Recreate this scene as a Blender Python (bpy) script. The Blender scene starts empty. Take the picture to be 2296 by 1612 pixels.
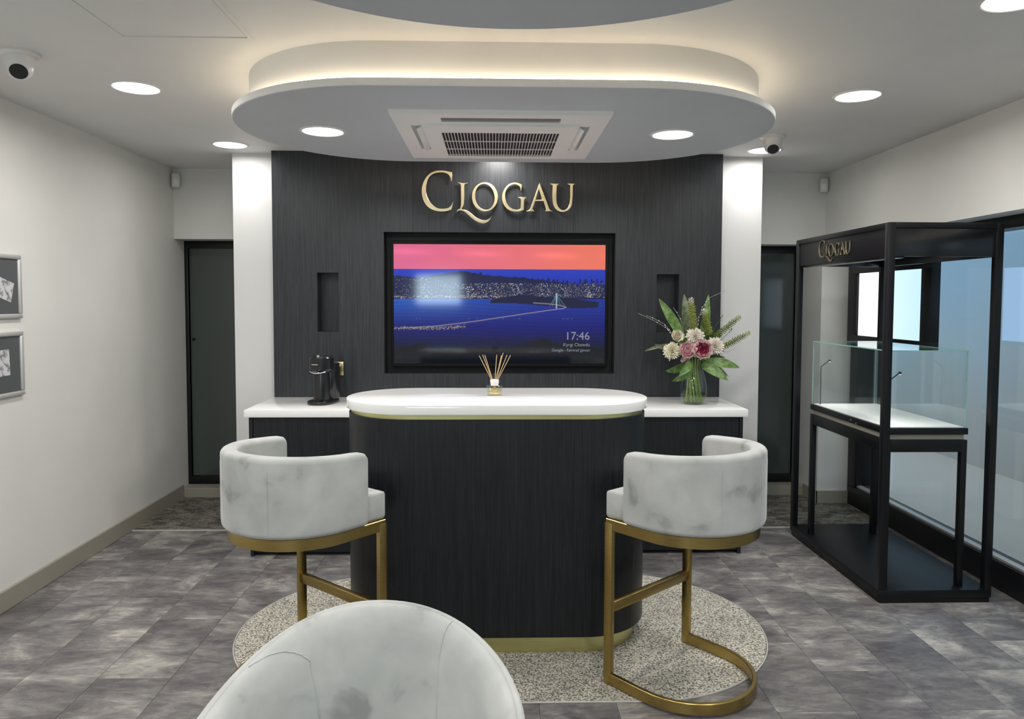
import bpy, bmesh, math, random
import numpy as np
from mathutils import Vector, Matrix
random.seed(7)
S = bpy.context.scene
COL = S.collection
PI = math.pi

# ------------------------------------------------------------------ camera, world, exposure
FPX = 1628.9
cam_d = bpy.data.cameras.new('camera'); cam = bpy.data.objects.new('camera', cam_d); COL.objects.link(cam)
yaw, pitch, roll = 0.0257, 0.0497, 0.003
fwd = Vector((math.sin(yaw)*math.cos(pitch), math.cos(yaw)*math.cos(pitch), -math.sin(pitch)))
rgt = Vector((math.cos(yaw), -math.sin(yaw), 0)); up = rgt.cross(fwd)
r2 = rgt*math.cos(roll) + up*math.sin(roll); u2 = -rgt*math.sin(roll) + up*math.cos(roll)
M = Matrix((r2, u2, -fwd)).transposed().to_4x4(); M.translation = (0, 0, 1.55)
cam.matrix_world = M
cam_d.sensor_fit = 'HORIZONTAL'; cam_d.sensor_width = 36.0
cam_d.lens = 36.0*FPX/2296.0
cam_d.shift_y = -(806.0-756.3)/2296.0
cam_d.clip_start = 0.05; cam_d.clip_end = 60
S.camera = cam
w = bpy.data.worlds.new('world'); S.world = w; w.use_nodes = True
w.node_tree.nodes['Background'].inputs[0].default_value = (0.58, 0.70, 0.82, 1)
w.node_tree.nodes['Background'].inputs[1].default_value = 1.35
S.view_settings.view_transform = 'Standard'; S.view_settings.look = 'None'
S.view_settings.gamma = 1.0; S.view_settings.use_curve_mapping = False
S.view_settings.exposure = 0.0
LAMP_W = 9.0          # each downlight
LED_STR = 9.5         # cove strip emission

# ------------------------------------------------------------------ materials
def lin(r, g, b):
    f = lambda c: (c/255/12.92) if c/255 <= .04045 else ((c/255+.055)/1.055)**2.4
    return (f(r), f(g), f(b), 1)
def newmat(name):
    m = bpy.data.materials.new(name); m.use_nodes = True
    return m, m.node_tree, m.node_tree.nodes['Principled BSDF']
def mat(name, col, rough=.5, metal=0, spec=.5, coat=0, emit=None, es=0):
    m, nt, b = newmat(name)
    b.inputs['Base Color'].default_value = col; b.inputs['Roughness'].default_value = rough
    b.inputs['Metallic'].default_value = metal; b.inputs['Specular IOR Level'].default_value = spec
    b.inputs['Coat Weight'].default_value = coat
    if emit: b.inputs['Emission Color'].default_value = emit; b.inputs['Emission Strength'].default_value = es
    return m
def nd(nt, t, **kw):
    n = nt.nodes.new(t)
    for k, v in kw.items(): setattr(n, k, v)
    return n
def noise(nt, vec, scale, detail=4, rough=.55, dist=0):
    n = nd(nt, 'ShaderNodeTexNoise'); n.inputs['Scale'].default_value = scale
    n.inputs['Detail'].default_value = detail; n.inputs['Roughness'].default_value = rough
    n.inputs['Distortion'].default_value = dist
    nt.links.new(vec, n.inputs['Vector']); return n.outputs['Fac']
def ramp(nt, fac, stops):
    r = nd(nt, 'ShaderNodeValToRGB'); e = r.color_ramp.elements
    e[0].position, e[0].color = stops[0]; e[1].position, e[1].color = stops[-1]
    for p, c in stops[1:-1]:
        x = e.new(p); x.color = c
    nt.links.new(fac, r.inputs[0]); return r.outputs[0]
def mapping(nt, src, scale=(1, 1, 1), loc=None):
    m = nd(nt, 'ShaderNodeMapping'); m.inputs['Scale'].default_value = scale
    nt.links.new(src, m.inputs['Vector'])
    if loc is not None: nt.links.new(loc, m.inputs['Location'])
    return m.outputs[0]
def coords(nt, kind='Object'):
    return nd(nt, 'ShaderNodeTexCoord').outputs[kind]
def geo_pos(nt):
    return nd(nt, 'ShaderNodeNewGeometry').outputs['Position']
def bump(nt, b, fac, strength, dist=.002):
    n = nd(nt, 'ShaderNodeBump'); n.inputs['Strength'].default_value = strength; n.inputs['Distance'].default_value = dist
    nt.links.new(fac, n.inputs['Height']); nt.links.new(n.outputs[0], b.inputs['Normal'])
def mixc(nt, a, c, fac, mode='MIX'):
    m = nd(nt, 'ShaderNodeMix', data_type='RGBA', blend_type=mode)
    if isinstance(fac, float): m.inputs[0].default_value = fac
    else: nt.links.new(fac, m.inputs[0])
    for i, v in ((6, a), (7, c)):
        if isinstance(v, tuple): m.inputs[i].default_value = v
        else: nt.links.new(v, m.inputs[i])
    return m.outputs[2]

MAT = {}
def paint(name, col, rough=.6, bstr=.05):
    m, nt, b = newmat(name); b.inputs['Roughness'].default_value = rough
    b.inputs['Specular IOR Level'].default_value = .3
    p = geo_pos(nt); f = noise(nt, p, 2.2, 3)
    c2 = tuple(x*.955 for x in col[:3])+(1,)
    nt.links.new(ramp(nt, f, [(.35, c2), (.65, col)]), b.inputs['Base Color'])
    bump(nt, b, noise(nt, p, 260, 2), bstr, .001)
    MAT[name] = m
paint('wall_paint', (.74, .735, .70, 1))
paint('ceiling_paint', (.74, .735, .72, 1))
paint('pier_paint', (.72, .72, .71, 1), .5)
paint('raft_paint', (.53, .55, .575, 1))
MAT['skirting'] = mat('skirting', (.30, .285, .235, 1), .45)
MAT['black_metal'] = mat('black_metal', (.0055, .006, .0075, 1), .40, spec=.35)
MAT['black_satin'] = mat('black_satin', (.012, .0125, .014, 1), .22, spec=.6)
MAT['white_plastic'] = mat('white_plastic', (.72, .72, .70, 1), .35)
MAT['dark_void'] = mat('dark_void', (.004, .004, .005, 1), .6)
MAT['quartz'] = mat('quartz', (.90, .90, .89, 1), .12, spec=.5)
MAT['silver'] = mat('silver', (.66, .66, .64, 1), .45, .55)
MAT['chrome'] = mat('chrome', (.8, .8, .8, 1), .12, 1)
MAT['door_film'] = mat('door_film', (.062, .076, .072, 1), .12, spec=.55)
MAT['mat_board'] = mat('mat_board', (.085, .09, .095, 1), .6)
MAT['gold_plate'] = mat('gold_plate', (.80, .66, .36, 1), .25, 1)
MAT['reed'] = mat('reed', (.66, .47, .25, 1), .7)
MAT['white_pad'] = mat('white_pad', (.80, .80, .78, 1), .55)
MAT['white_label'] = mat('white_label', (.85, .84, .84, 1), .4)
MAT['gold_print'] = mat('gold_print', (.62, .46, .2, 1), .35, .6)

def brass(name, col, rough, aniso=0.0, sc=(3, 3, 160)):
    m, nt, b = newmat(name); b.inputs['Metallic'].default_value = 1
    f = noise(nt, mapping(nt, coords(nt), sc), 3, 3)
    c2 = tuple(x*.86 for x in col[:3])+(1,)
    nt.links.new(ramp(nt, f, [(.3, c2), (.7, col)]), b.inputs['Base Color'])
    r = nd(nt, 'ShaderNodeMapRange'); nt.links.new(f, r.inputs[0])
    r.inputs[3].default_value = rough*.75; r.inputs[4].default_value = rough*1.25
    nt.links.new(r.outputs[0], b.inputs['Roughness'])
    MAT[name] = m
brass('brass', (.47, .345, .125, 1), .30)
brass('brass_pale', (.76, .72, .36, 1), .30)
brass('brass_letter', (.86, .73, .46, 1), .34)

def wood(name, a, c, rough):
    m, nt, b = newmat(name); b.inputs['Roughness'].default_value = rough; b.inputs['Specular IOR Level'].default_value = .4
    p = geo_pos(nt)
    f1 = noise(nt, mapping(nt, p, (90, 90, 2.2)), 1.0, 5, .6, .4)
    f2 = noise(nt, mapping(nt, p, (420, 420, 7)), 1.0, 2, .5)
    f = nd(nt, 'ShaderNodeMath', operation='MULTIPLY'); nt.links.new(f1, f.inputs[0]); nt.links.new(f2, f.inputs[1])
    nt.links.new(ramp(nt, f.outputs[0], [(.14, a), (.36, c)]), b.inputs['Base Color'])
    bump(nt, b, f.outputs[0], .35, .0015)
    MAT[name] = m
wood('dark_wood', (.0135, .016, .0195, 1), (.034, .037, .042, 1), .36)
wood('counter_wood', (.0035, .0050, .0070, 1), (.0135, .0160, .0200, 1), .36)

def velvet():
    m, nt, b = newmat('velvet')
    p = coords(nt)
    f1 = noise(nt, p, 9.0, 3, .5, .35); f2 = noise(nt, p, 3.0, 3, .5, .3)
    c1 = ramp(nt, f1, [(.27, (.29, .30, .29, 1)), (.40, (.44, .45, .437, 1)), (.72, (.52, .53, .512, 1))])
    c2 = ramp(nt, f2, [(.35, (.82, .83, .83, 1)), (.60, (1, 1, 1, 1))])
    nt.links.new(mixc(nt, c1, c2, 1.0, 'MULTIPLY'), b.inputs['Base Color'])
    b.inputs['Roughness'].default_value = .75; b.inputs['Specular IOR Level'].default_value = .2
    b.inputs['Sheen Weight'].default_value = .45; b.inputs['Sheen Roughness'].default_value = .35
    bump(nt, b, noise(nt, p, 60, 3), .12, .002)
    MAT['velvet'] = m
velvet()

def tile_mat():
    m, nt, b = newmat('stone_tile')
    oi = nd(nt, 'ShaderNodeObjectInfo')
    mul = nd(nt, 'ShaderNodeVectorMath', operation='SCALE'); mul.inputs['Scale'].default_value = 61.0
    cmb = nd(nt, 'ShaderNodeCombineXYZ')
    for i in range(3): nt.links.new(oi.outputs['Random'], cmb.inputs[i])
    nt.links.new(cmb.outputs[0], mul.inputs[0])
    p = mapping(nt, coords(nt), (1, 1, 1), mul.outputs[0])
    big = noise(nt, mapping(nt, p, (1.9, 3.2, 1)), 1.5, 7, .62, .6)
    fine = noise(nt, mapping(nt, p, (9, 24, 1)), 1.2, 7, .72, .8)
    c = ramp(nt, big, [(.30, (.088, .082, .087, 1)), (.44, (.135, .127, .130, 1)), (.53, (.185, .177, .173, 1)), (.68, (.37, .355, .33, 1))])
    c2 = ramp(nt, fine, [(.34, (.66, .66, .68, 1)), (.50, (1, 1, 1, 1)), (.66, (1.42, 1.40, 1.34, 1))])
    c3 = mixc(nt, c, c2, 1.0, 'MULTIPLY')
    hs = nd(nt, 'ShaderNodeHueSaturation'); nt.links.new(c3, hs.inputs['Color'])
    mr = nd(nt, 'ShaderNodeMapRange'); nt.links.new(oi.outputs['Random'], mr.inputs[0])
    mr.inputs[3].default_value = .90; mr.inputs[4].default_value = 1.19
    nt.links.new(mr.outputs[0], hs.inputs['Value'])
    nt.links.new(hs.outputs[0], b.inputs['Base Color'])
    b.inputs['Roughness'].default_value = .38
    bump(nt, b, fine, .12, .002)
    MAT['stone_tile'] = m
tile_mat()
MAT['paving'] = mat('paving', (.70, .63, .55, 1), .8)
MAT['grout'] = mat('grout', (.09, .085, .085, 1), .7)

def carpet(name, a, c, scale, pat=0):
    m, nt, b = newmat(name); p = geo_pos(nt)
    f = noise(nt, p, scale, 3, .7)
    col = ramp(nt, f, [(.40, a), (.58, c)])
    if pat:
        g = noise(nt, mapping(nt, p, (3.0, 5.0, 1)), 2.2, 6, .7, 1.2)
        col = mixc(nt, col, ramp(nt, g, [(.40, (.42, .41, .40, 1)), (.60, (1.25, 1.22, 1.15, 1))]), 1.0, 'MULTIPLY')
    else:
        g = noise(nt, p, 6, 3, .6)
        col = mixc(nt, col, ramp(nt, g, [(.35, (.86, .86, .86, 1)), (.6, (1, 1, 1, 1))]), 1.0, 'MULTIPLY')
    nt.links.new(col, b.inputs['Base Color']); b.inputs['Roughness'].default_value = .95
    b.inputs['Specular IOR Level'].default_value = .1
    bump(nt, b, f, .9, .006)
    MAT[name] = m
carpet('rug_pile', (.13, .123, .105, 1), (.74, .71, .61, 1), 120)
carpet('entry_carpet', (.10, .098, .09, 1), (.25, .24, .215, 1), 120, 1)
MAT['rug_edge'] = mat('rug_edge', (.52, .51, .47, 1), .5)

def glass(name, tint, fres=.9, base=.03, rough=.0):
    m = bpy.data.materials.new(name); m.use_nodes = True; nt = m.node_tree; nt.nodes.clear()
    o = nd(nt, 'ShaderNodeOutputMaterial'); t = nd(nt, 'ShaderNodeBsdfTransparent'); g = nd(nt, 'ShaderNodeBsdfGlossy')
    t.inputs[0].default_value = tint; g.inputs['Roughness'].default_value = rough
    g.inputs[0].default_value = (.95, 1, 1, 1)
    lw = nd(nt, 'ShaderNodeLayerWeight'); lw.inputs[0].default_value = .5
    fr = nd(nt, 'ShaderNodeMath', operation='POWER'); fr.inputs[1].default_value = 4.6; nt.links.new(lw.outputs['Facing'], fr.inputs[0])
    ma = nd(nt, 'ShaderNodeMath', operation='MULTIPLY_ADD'); ma.inputs[1].default_value = fres*.9; ma.inputs[2].default_value = base+.03
    nt.links.new(fr.outputs[0], ma.inputs[0])
    mx = nd(nt, 'ShaderNodeMixShader'); nt.links.new(ma.outputs[0], mx.inputs[0])
    nt.links.new(t.outputs[0], mx.inputs[1]); nt.links.new(g.outputs[0], mx.inputs[2]); nt.links.new(mx.outputs[0], o.inputs[0])
    MAT[name] = m
glass('case_glass', (.972, .99, .985, 1), .75, .0)
glass('window_glass', (.90, .94, .955, 1), .9, .03, .02)
glass('vase_glass', (.965, .98, .97, 1), .5, .0)
glass('water', (.84, .91, .66, 1), .4, .0)
glass('jar_glass', (.94, .95, .92, 1), 1.0, .05)
glass('amber_oil', (.95, .91, .70, 1), .5, .06)
MAT['glass_edge'] = mat('glass_edge', (.30, .52, .48, 1), .15)

def backdrop():
    m, nt, b = newmat('outside_ramp')
    p = geo_pos(nt); sep = nd(nt, 'ShaderNodeSeparateXYZ'); nt.links.new(p, sep.inputs[0])
    g = noise(nt, mapping(nt, p, (1, .8, .8)), 1.5, 2, .4, 1.0)
    ad = nd(nt, 'ShaderNodeMath', operation='MULTIPLY_ADD'); ad.inputs[1].default_value = .9
    nt.links.new(g, ad.inputs[0]); nt.links.new(sep.outputs[2], ad.inputs[2])
    mr = nd(nt, 'ShaderNodeMapRange'); mr.inputs[1].default_value = .3; mr.inputs[2].default_value = 2.6
    nt.links.new(ad.outputs[0], mr.inputs[0])
    c = ramp(nt, mr.outputs[0], [(.10, (.50, .465, .43, 1)), (.36, (.50, .49, .48, 1)), (.55, (.46, .54, .57, 1)), (.85, (.40, .54, .64, 1))])  # brown-grey low to blue-grey high, mottled by noise
    nt.links.new(c, b.inputs['Base Color']); b.inputs['Roughness'].default_value = .7
    MAT['outside_ramp'] = m
backdrop()

def emit_mat(name, col, s):
    m = bpy.data.materials.new(name); m.use_nodes = True; nt = m.node_tree; nt.nodes.clear()
    o = nd(nt, 'ShaderNodeOutputMaterial'); e = nd(nt, 'ShaderNodeEmission')
    e.inputs[0].default_value = col; e.inputs[1].default_value = s; nt.links.new(e.outputs[0], o.inputs[0])
    MAT[name] = m; return m
emit_mat('lamp_lens', (1, .985, .95, 1), 6.0)
emit_mat('led_warm', (1, .83, .60, 1), LED_STR)
emit_mat('screen_white', (.93, .97, 1, 1), 1.5)
emit_mat('panel_blue', (.36, .53, .76, 1), 1.15)
emit_mat('rear_white', (.66, .86, 1, 1), 15.0)
emit_mat('case_led', (1, 1, .97, 1), 1.6)
emit_mat('screen_text', (.33, .35, .42, 1), .8)

def lightbox():
    m = bpy.data.materials.new('lightbox_face'); m.use_nodes = True; nt = m.node_tree; nt.nodes.clear()
    o = nd(nt, 'ShaderNodeOutputMaterial'); e = nd(nt, 'ShaderNodeEmission')
    sep = nd(nt, 'ShaderNodeSeparateXYZ'); nt.links.new(coords(nt, 'Generated'), sep.inputs[0])
    c = ramp(nt, sep.outputs[1], [(.05, (.52, .74, .95, 1)), (.40, (.60, .82, 1, 1)), (.50, (.90, 1, 1, 1)), (.62, (1, 1, 1, 1))])  # viewing-angle tint put into the emission, white to blue across the face
    nt.links.new(c, e.inputs[0]); e.inputs[1].default_value = 1.25; nt.links.new(e.outputs[0], o.inputs[0])
    MAT['lightbox_face'] = m
lightbox()

def print_mat():
    m, nt, b = newmat('printed_card'); p = coords(nt)
    f = noise(nt, p, 38, 3, .6)
    nt.links.new(ramp(nt, f, [(.40, (.22, .22, .23, 1)), (.47, (.50, .50, .52, 1)), (.55, (.62, .62, .64, 1))]), b.inputs['Base Color'])
    MAT['printed_card'] = m
print_mat()

def plant(name, a, c, sc=40, rough=.45):
    m, nt, b = newmat(name); p = geo_pos(nt)
    nt.links.new(ramp(nt, noise(nt, p, sc, 3), [(.35, a), (.65, c)]), b.inputs['Base Color'])
    b.inputs['Roughness'].default_value = rough
    MAT[name] = m
plant('leaf_green', (.055, .125, .02, 1), (.17, .28, .08, 1))
plant('leaf_grey', (.09, .12, .06, 1), (.20, .23, .14, 1))
plant('leaf_dark', (.022, .042, .014, 1), (.07, .105, .035, 1))
plant('spike_green', (.10, .155, .025, 1), (.30, .36, .10, 1), 140)
plant('spike_lime', (.30, .36, .06, 1), (.55, .58, .20, 1), 160)
plant('spike_pale', (.62, .62, .45, 1), (.78, .77, .66, 1), 90)
plant('petal_cream', (.70, .66, .48, 1), (.84, .80, .64, 1), 60)
plant('petal_white', (.74, .68, .58, 1), (.86, .80, .72, 1), 60)
plant('petal_pink', (.76, .38, .44, 1), (.86, .60, .62, 1), 60)
plant('petal_deep', (.33, .035, .10, 1), (.62, .14, .24, 1), 80)
plant('petal_blush', (.82, .60, .60, 1), (.88, .74, .70, 1), 60)
plant('twig', (.22, .23, .22, 1), (.42, .43, .42, 1), 60)

# ------------------------------------------------------------------ mesh helpers
class MB:
    def __init__(s): s.v = []; s.f = []; s.mi = []
    def add(s, vs, fs, mi=0):
        o = len(s.v); s.v += [tuple(p) for p in vs]; s.f += [tuple(i+o for i in f) for f in fs]; s.mi += [mi]*len(fs); return s
    def box(s, x0, x1, y0, y1, z0, z1, bev=0, mi=0):
        if bev <= 0:
            vs = [(x, y, z) for z in (z0, z1) for y in (y0, y1) for x in (x0, x1)]
            return s.add(vs, [(0, 2, 3, 1), (4, 5, 7, 6), (0, 1, 5, 4), (2, 6, 7, 3), (0, 4, 6, 2), (1, 3, 7, 5)], mi)
        bm = bmesh.new(); bmesh.ops.create_cube(bm, size=1)
        for v in bm.verts: v.co = ((x0+x1)/2+v.co.x*(x1-x0), (y0+y1)/2+v.co.y*(y1-y0), (z0+z1)/2+v.co.z*(z1-z0))
        bmesh.ops.bevel(bm, geom=bm.edges[:], offset=bev, segments=2, affect='EDGES', profile=.5)
        bm.verts.index_update(); s.add([v.co for v in bm.verts], [[v.index for v in f.verts] for f in bm.faces], mi); bm.free(); return s
    def prism(s, pts, z0, z1, mi=0, axis='z', bev=0):
        n = len(pts)
        f = {'z': lambda a, b, h: (a, b, h), 'y': lambda a, b, h: (a, h, b), 'x': lambda a, b, h: (h, a, b)}[axis]
        if bev:
            c = (sum(p[0] for p in pts)/n, sum(p[1] for p in pts)/n)
            def ins(k):
                out = []
                for i, p in enumerate(pts):
                    a, b = pts[i-1], pts[(i+1) % n]; t = Vector((b[0]-a[0], b[1]-a[1])).normalized()
                    out.append((p[0]-t.y*k, p[1]+t.x*k))
                return out
            area = sum(pts[i-1][0]*pts[i][1]-pts[i][0]*pts[i-1][1] for i in range(n))
            sg = 1 if area > 0 else -1
            rings = [(ins(sg*bev), z0), (ins(sg*bev*.3), z0+bev*.3), (pts, z0+bev), (pts, z1-bev), (ins(sg*bev*.3), z1-bev*.3), (ins(sg*bev), z1)]
        else: rings = [(pts, z0), (pts, z1)]
        vs = [f(p[0], p[1], z) for r, z in rings for p in r]; fs = []
        for k in range(len(rings)-1):
            for i in range(n): j = (i+1) % n; fs.append((k*n+i, k*n+j, (k+1)*n+j, (k+1)*n+i))
        fs.append(tuple(range(n-1, -1, -1))); fs.append(tuple((len(rings)-1)*n+i for i in range(n)))
        return s.add(vs, fs, mi)
    def tube(s, path, r, n=8, mi=0, caps=True, closed=False):
        path = [Vector(p) for p in path]; m = len(path); rs = r if isinstance(r, (list, tuple)) else [r]*m
        vs = []; t0 = (path[1]-path[0]).normalized()
        ref = Vector((0, 0, 1)) if abs(t0.z) < .9 else Vector((1, 0, 0))
        a = t0.cross(ref).normalized()
        for i, p in enumerate(path):
            if closed: t = (path[(i+1) % m]-path[i-1]).normalized()
            else: t = (path[min(i+1, m-1)]-path[max(i-1, 0)]).normalized()
            a = (a-t*a.dot(t)).normalized(); b = t.cross(a)
            vs += [p+(a*math.cos(2*PI*k/n)+b*math.sin(2*PI*k/n))*rs[i] for k in range(n)]
        fs = []
        for i in range(m if closed else m-1):
            j = (i+1) % m
            for k in range(n): l = (k+1) % n; fs.append((i*n+k, i*n+l, j*n+l, j*n+k))
        if caps and not closed: fs += [tuple(range(n-1, -1, -1)), tuple((m-1)*n+k for k in range(n))]
        return s.add(vs, fs, mi)
    def lathe(s, prof, c=(0, 0, 0), n=32, mi=0, mtx=None):
        vs = []
        for r, z in prof:
            for k in range(n):
                p = Vector((r*math.cos(2*PI*k/n), r*math.sin(2*PI*k/n), z))
                if mtx: p = mtx @ p
                vs.append(p+Vector(c))
        fs = []
        for i in range(len(prof)-1):
            for k in range(n): l = (k+1) % n; fs.append((i*n+k, i*n+l, (i+1)*n+l, (i+1)*n+k))
        if prof[0][0] > 1e-6: fs.append(tuple(range(n-1, -1, -1)))
        if prof[-1][0] > 1e-6: fs.append(tuple((len(prof)-1)*n+k for k in range(n)))
        return s.add(vs, fs, mi)
    def sweep(s, path, secf, mi=0, caps=True):
        """plan path of (x,y); secf(i) -> list of (n,z), n along the right-hand normal of the path"""
        m = len(path); vs = []; ns = None
        for i, p in enumerate(path):
            a, b = path[max(i-1, 0)], path[min(i+1, m-1)]; t = Vector((b[0]-a[0], b[1]-a[1])).normalized(); nrm = (t.y, -t.x)
            sec = secf(i); ns = len(sec); vs += [(p[0]+nrm[0]*q, p[1]+nrm[1]*q, z) for q, z in sec]
        fs = []
        for i in range(m-1):
            for k in range(ns): l = (k+1) % ns; fs.append((i*ns+k, (i+1)*ns+k, (i+1)*ns+l, i*ns+l))
        if caps: fs += [tuple(range(ns)), tuple((m-1)*ns+k for k in range(ns-1, -1, -1))]
        return s.add(vs, fs, mi)
    def build(s, name, mats, parent=None, smooth=None, loc=None):
        me = bpy.data.meshes.new(name); me.from_pydata(s.v, [], s.f); me.update()
        mats = mats if isinstance(mats, (list, tuple)) else [mats]
        for m in mats: me.materials.append(MAT[m] if isinstance(m, str) else m)
        if len(mats) > 1: me.polygons.foreach_set('material_index', s.mi)
        bm = bmesh.new(); bm.from_mesh(me); bmesh.ops.remove_doubles(bm, verts=bm.verts, dist=1e-6); bmesh.ops.recalc_face_normals(bm, faces=bm.faces); bm.to_mesh(me); bm.free()
        if smooth:
            me.shade_smooth(); me.set_sharp_from_angle(angle=math.radians(smooth))
        o = bpy.data.objects.new(name, me); COL.objects.link(o)
        if parent: o.parent = parent
        if loc: o.location = loc
        return o
def tag(o, label=None, cat=None, group=None, kind=None):
    if label: o['label'] = label
    if cat: o['category'] = cat
    if group: o['group'] = group
    if kind: o['kind'] = kind
    return o
def thing(name, label, cat, loc=(0, 0, 0), rz=0, group=None):
    o = bpy.data.objects.new(name, None); COL.objects.link(o); o.location = loc; o.rotation_euler = (0, 0, rz)
    o.empty_display_size = .1
    return tag(o, label, cat, group)
def struct(name, mb, m, label=None, parent=None, smooth=None):
    o = mb.build(name, m, parent, smooth)
    if parent is None: tag(o, label, None, None, 'structure')
    return o
def copy_tree(o, parent=None):
    c = o.copy(); COL.objects.link(c); c.parent = parent
    for ch in list(o.children): copy_tree(ch, c)
    return c
def superell(cx, cy, a, b, n, N=96):
    out = []
    for k in range(N):
        t = 2*PI*k/N; ct, st = math.cos(t), math.sin(t)
        out.append((cx+a*math.copysign(abs(ct)**(2/n), ct), cy+b*math.copysign(abs(st)**(2/n), st)))
    return out
def stadium(cx, cy, hs, r, N=24):
    return [(cx+hs+r*math.cos(-PI/2+PI*k/N), cy+r*math.sin(-PI/2+PI*k/N)) for k in range(N+1)] + \
           [(cx-hs+r*math.cos(PI/2+PI*k/N), cy+r*math.sin(PI/2+PI*k/N)) for k in range(N+1)]

# ------------------------------------------------------------------ room measures (metres)
H = 2.55; XL, XR = -2.44, 2.592; YA, YC, YP = 5.647, 5.04, 4.946; YB = -2.3
PL, PR = -1.485, 1.557; CL, CR = -1.777, 1.863; XG = 2.76; ZS = 2.01; YD = 5.85

# floor slab + individual stone tiles
fl = struct('floor', MB().box(XL-.2, 2.95, YB-.2, 6.0, -.12, -.004), 'grout', 'grey stone-effect tile floor')
TW, TL = .2996, .557; X0 = -1.62
full = {}
def add_tile(x0, x1, y0, y1):
    g = .0006; key = (round(x1-x0, 3), round(y1-y0, 3))
    if key not in full:
        hx, hy = (x1-x0)/2-g, (y1-y0)/2-g; b = .0006
        m = MB(); vs = [(sx*hx, sy*hy, -.0045) for sx, sy in ((-1, -1), (1, -1), (1, 1), (-1, 1))] + \
            [(sx*hx, sy*hy, -b) for sx, sy in ((-1, -1), (1, -1), (1, 1), (-1, 1))] + \
            [(sx*(hx-b), sy*(hy-b), 0) for sx, sy in ((-1, -1), (1, -1), (1, 1), (-1, 1))]
        fs = [(8, 9, 10, 11)]
        for i in range(4):
            j = (i+1) % 4; fs += [(i, j, j+4, i+4), (i+4, j+4, j+8, i+8)]
        m.add(vs, fs); o = m.build('tile', 'stone_tile', fl); full[key] = o.data
    else:
        o = bpy.data.objects.new('tile', full[key]); COL.objects.link(o); o.parent = fl
    o.location = ((x0+x1)/2, (y0+y1)/2, 0)
YT = 4.87
for i in range(-3, 15):
    xa, xb = X0+i*TW, X0+(i+1)*TW
    xa, xb = max(xa, XL), min(xb, XG+.06)
    if xb-xa < .02: continue
    ph = 4.06 if i % 2 == 0 else 4.32
    y = ph-8*TL
    while y < YT:
        ya, yb = max(y, .55), min(y+TL, YT)
        if yb-ya > .02: add_tile(xa, xb, ya, yb)
        y += TL
nb = MB().box(XL, XG+.06, YB, .55, -.005, -.0005)
nb.build('tile_field', 'stone_tile', fl)
# entry carpet strips in front of the two glazed doors, with pale transition bars
ec = struct('floor_carpet', MB().box(XL, 2.9, YT+.012, 5.72, -.005, .004), 'entry_carpet', 'mottled dark carpet strip before the back doors')
MB().box(XL, 2.6, YT, YT+.014, -.004, .0055).build('threshold_strip', 'rug_edge', ec)

struct('ceiling', MB().box(XL-.2, 3.0, YB-.2, 6.0, H, H+.15), 'ceiling_paint', 'plain off-white ceiling')
struct('wall_left', MB().box(XL-.2, XL, YB-.2, 6.0, 0, H), 'wall_paint', 'warm white left wall')
struct('wall_rear', MB().box(XL-.2, 3.0, YB-.2, YB, 0, H), 'wall_paint', 'warm white wall behind the viewer')
struct('wall_right', MB().box(XR, 3.0, YB, 6.0, ZS, H), 'wall_paint', 'warm white upper right wall above the glazing')
wb = MB(); wb.box(XL, CL, YA, YD+.15, 2.018, H); wb.box(CR, XR, YA, YD+.15, 2.0, H); wb.box(XL-.2, 3.0, YD+.12, YD+.25, 0, H)
struct('wall_back', wb, 'wall_paint', 'shaded white wall above the two back doors')
struct('wall_return', MB().box(2.495, 3.0, 5.475, YD+.1, 0, ZS), 'wall_paint', 'white return wall beside the right back door')
pc = MB(); pc.box(CL, PL+.05, YC, YD+.12, 0, H)
struct('wall_pier_left', pc, 'pier_paint', 'white pier left of the dark feature wall')
pc = MB(); pc.box(PR-.05, CR, YC, YD+.12, 0, H)
struct('wall_pier_right', pc, 'pier_paint', 'white pier right of the dark feature wall')
struct('wall_core', MB().box(PL+.05, PR-.05, 5.10, YD+.12, 0, H), 'dark_void', 'hidden core behind the feature wall')
struct('baseboard_left', MB().box(XL, XL+.018, YB, 5.70, 0, .105, .004), 'skirting', 'taupe skirting along the left wall')
struct('baseboard_back', MB().box(XL, CL, 5.70, YD+.1, 0, .078, .003).box(CR, 2.50, 5.70, YD+.1, 0, .078, .003), 'skirting', 'taupe sill below the back doors')
struct('baseboard_return', MB().box(2.482, 2.755, 5.462, 5.48, 0, .10, .003).box(2.48, 2.496, 5.462, 5.70, 0, .10, .003), 'skirting', 'taupe skirting round the return wall')

# glazed back doors
def door(name, x0, x1, ztop, label, jl, jr, lock):
    e = bpy.data.objects.new(name, None); COL.objects.link(e); e.location = ((x0+x1)/2, YD, 0); tag(e, label, None, None, 'structure')
    cx = (x0+x1)/2
    fr = MB(); zb = .079
    fr.box(x0-cx, x0+jl-cx, -.03, .05, zb, ztop, .003); fr.box(x1-jr-cx, x1-cx, -.03, .05, zb, ztop, .003)
    fr.box(x0+jl-cx, x1-jr-cx, -.03, .05, ztop-.055, ztop, .003); fr.box(x0+jl-cx, x1-jr-cx, -.03, .05, zb, zb+.065, .003)
    fr.build('door_frame', 'black_metal', e, 40)
    MB().box(x0+jl-cx, x1-jr-cx, 0, .014, zb+.06, ztop-.05).build('glass_panel', 'door_film', e)
    MB().lathe([(.011, 0), (.011, .012), (.007, .016), (0, .016)], (0, 0, 0), 16, 0, Matrix.Rotation(PI/2, 4, 'X')).build('lock', 'chrome' if lock[2] else 'black_metal', e, 40, (lock[0]-cx, -.002, lock[1]))
door('door_1', XL, CL, 2.016, 'dark tinted glazed door left of the feature wall', .028, .02, (XL+.055, 1.24, 0))
door('door_2', CR, 2.56, 1.998, 'dark tinted glazed door right of the feature wall', .02, .12, (2.12, 1.32, 1))

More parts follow.
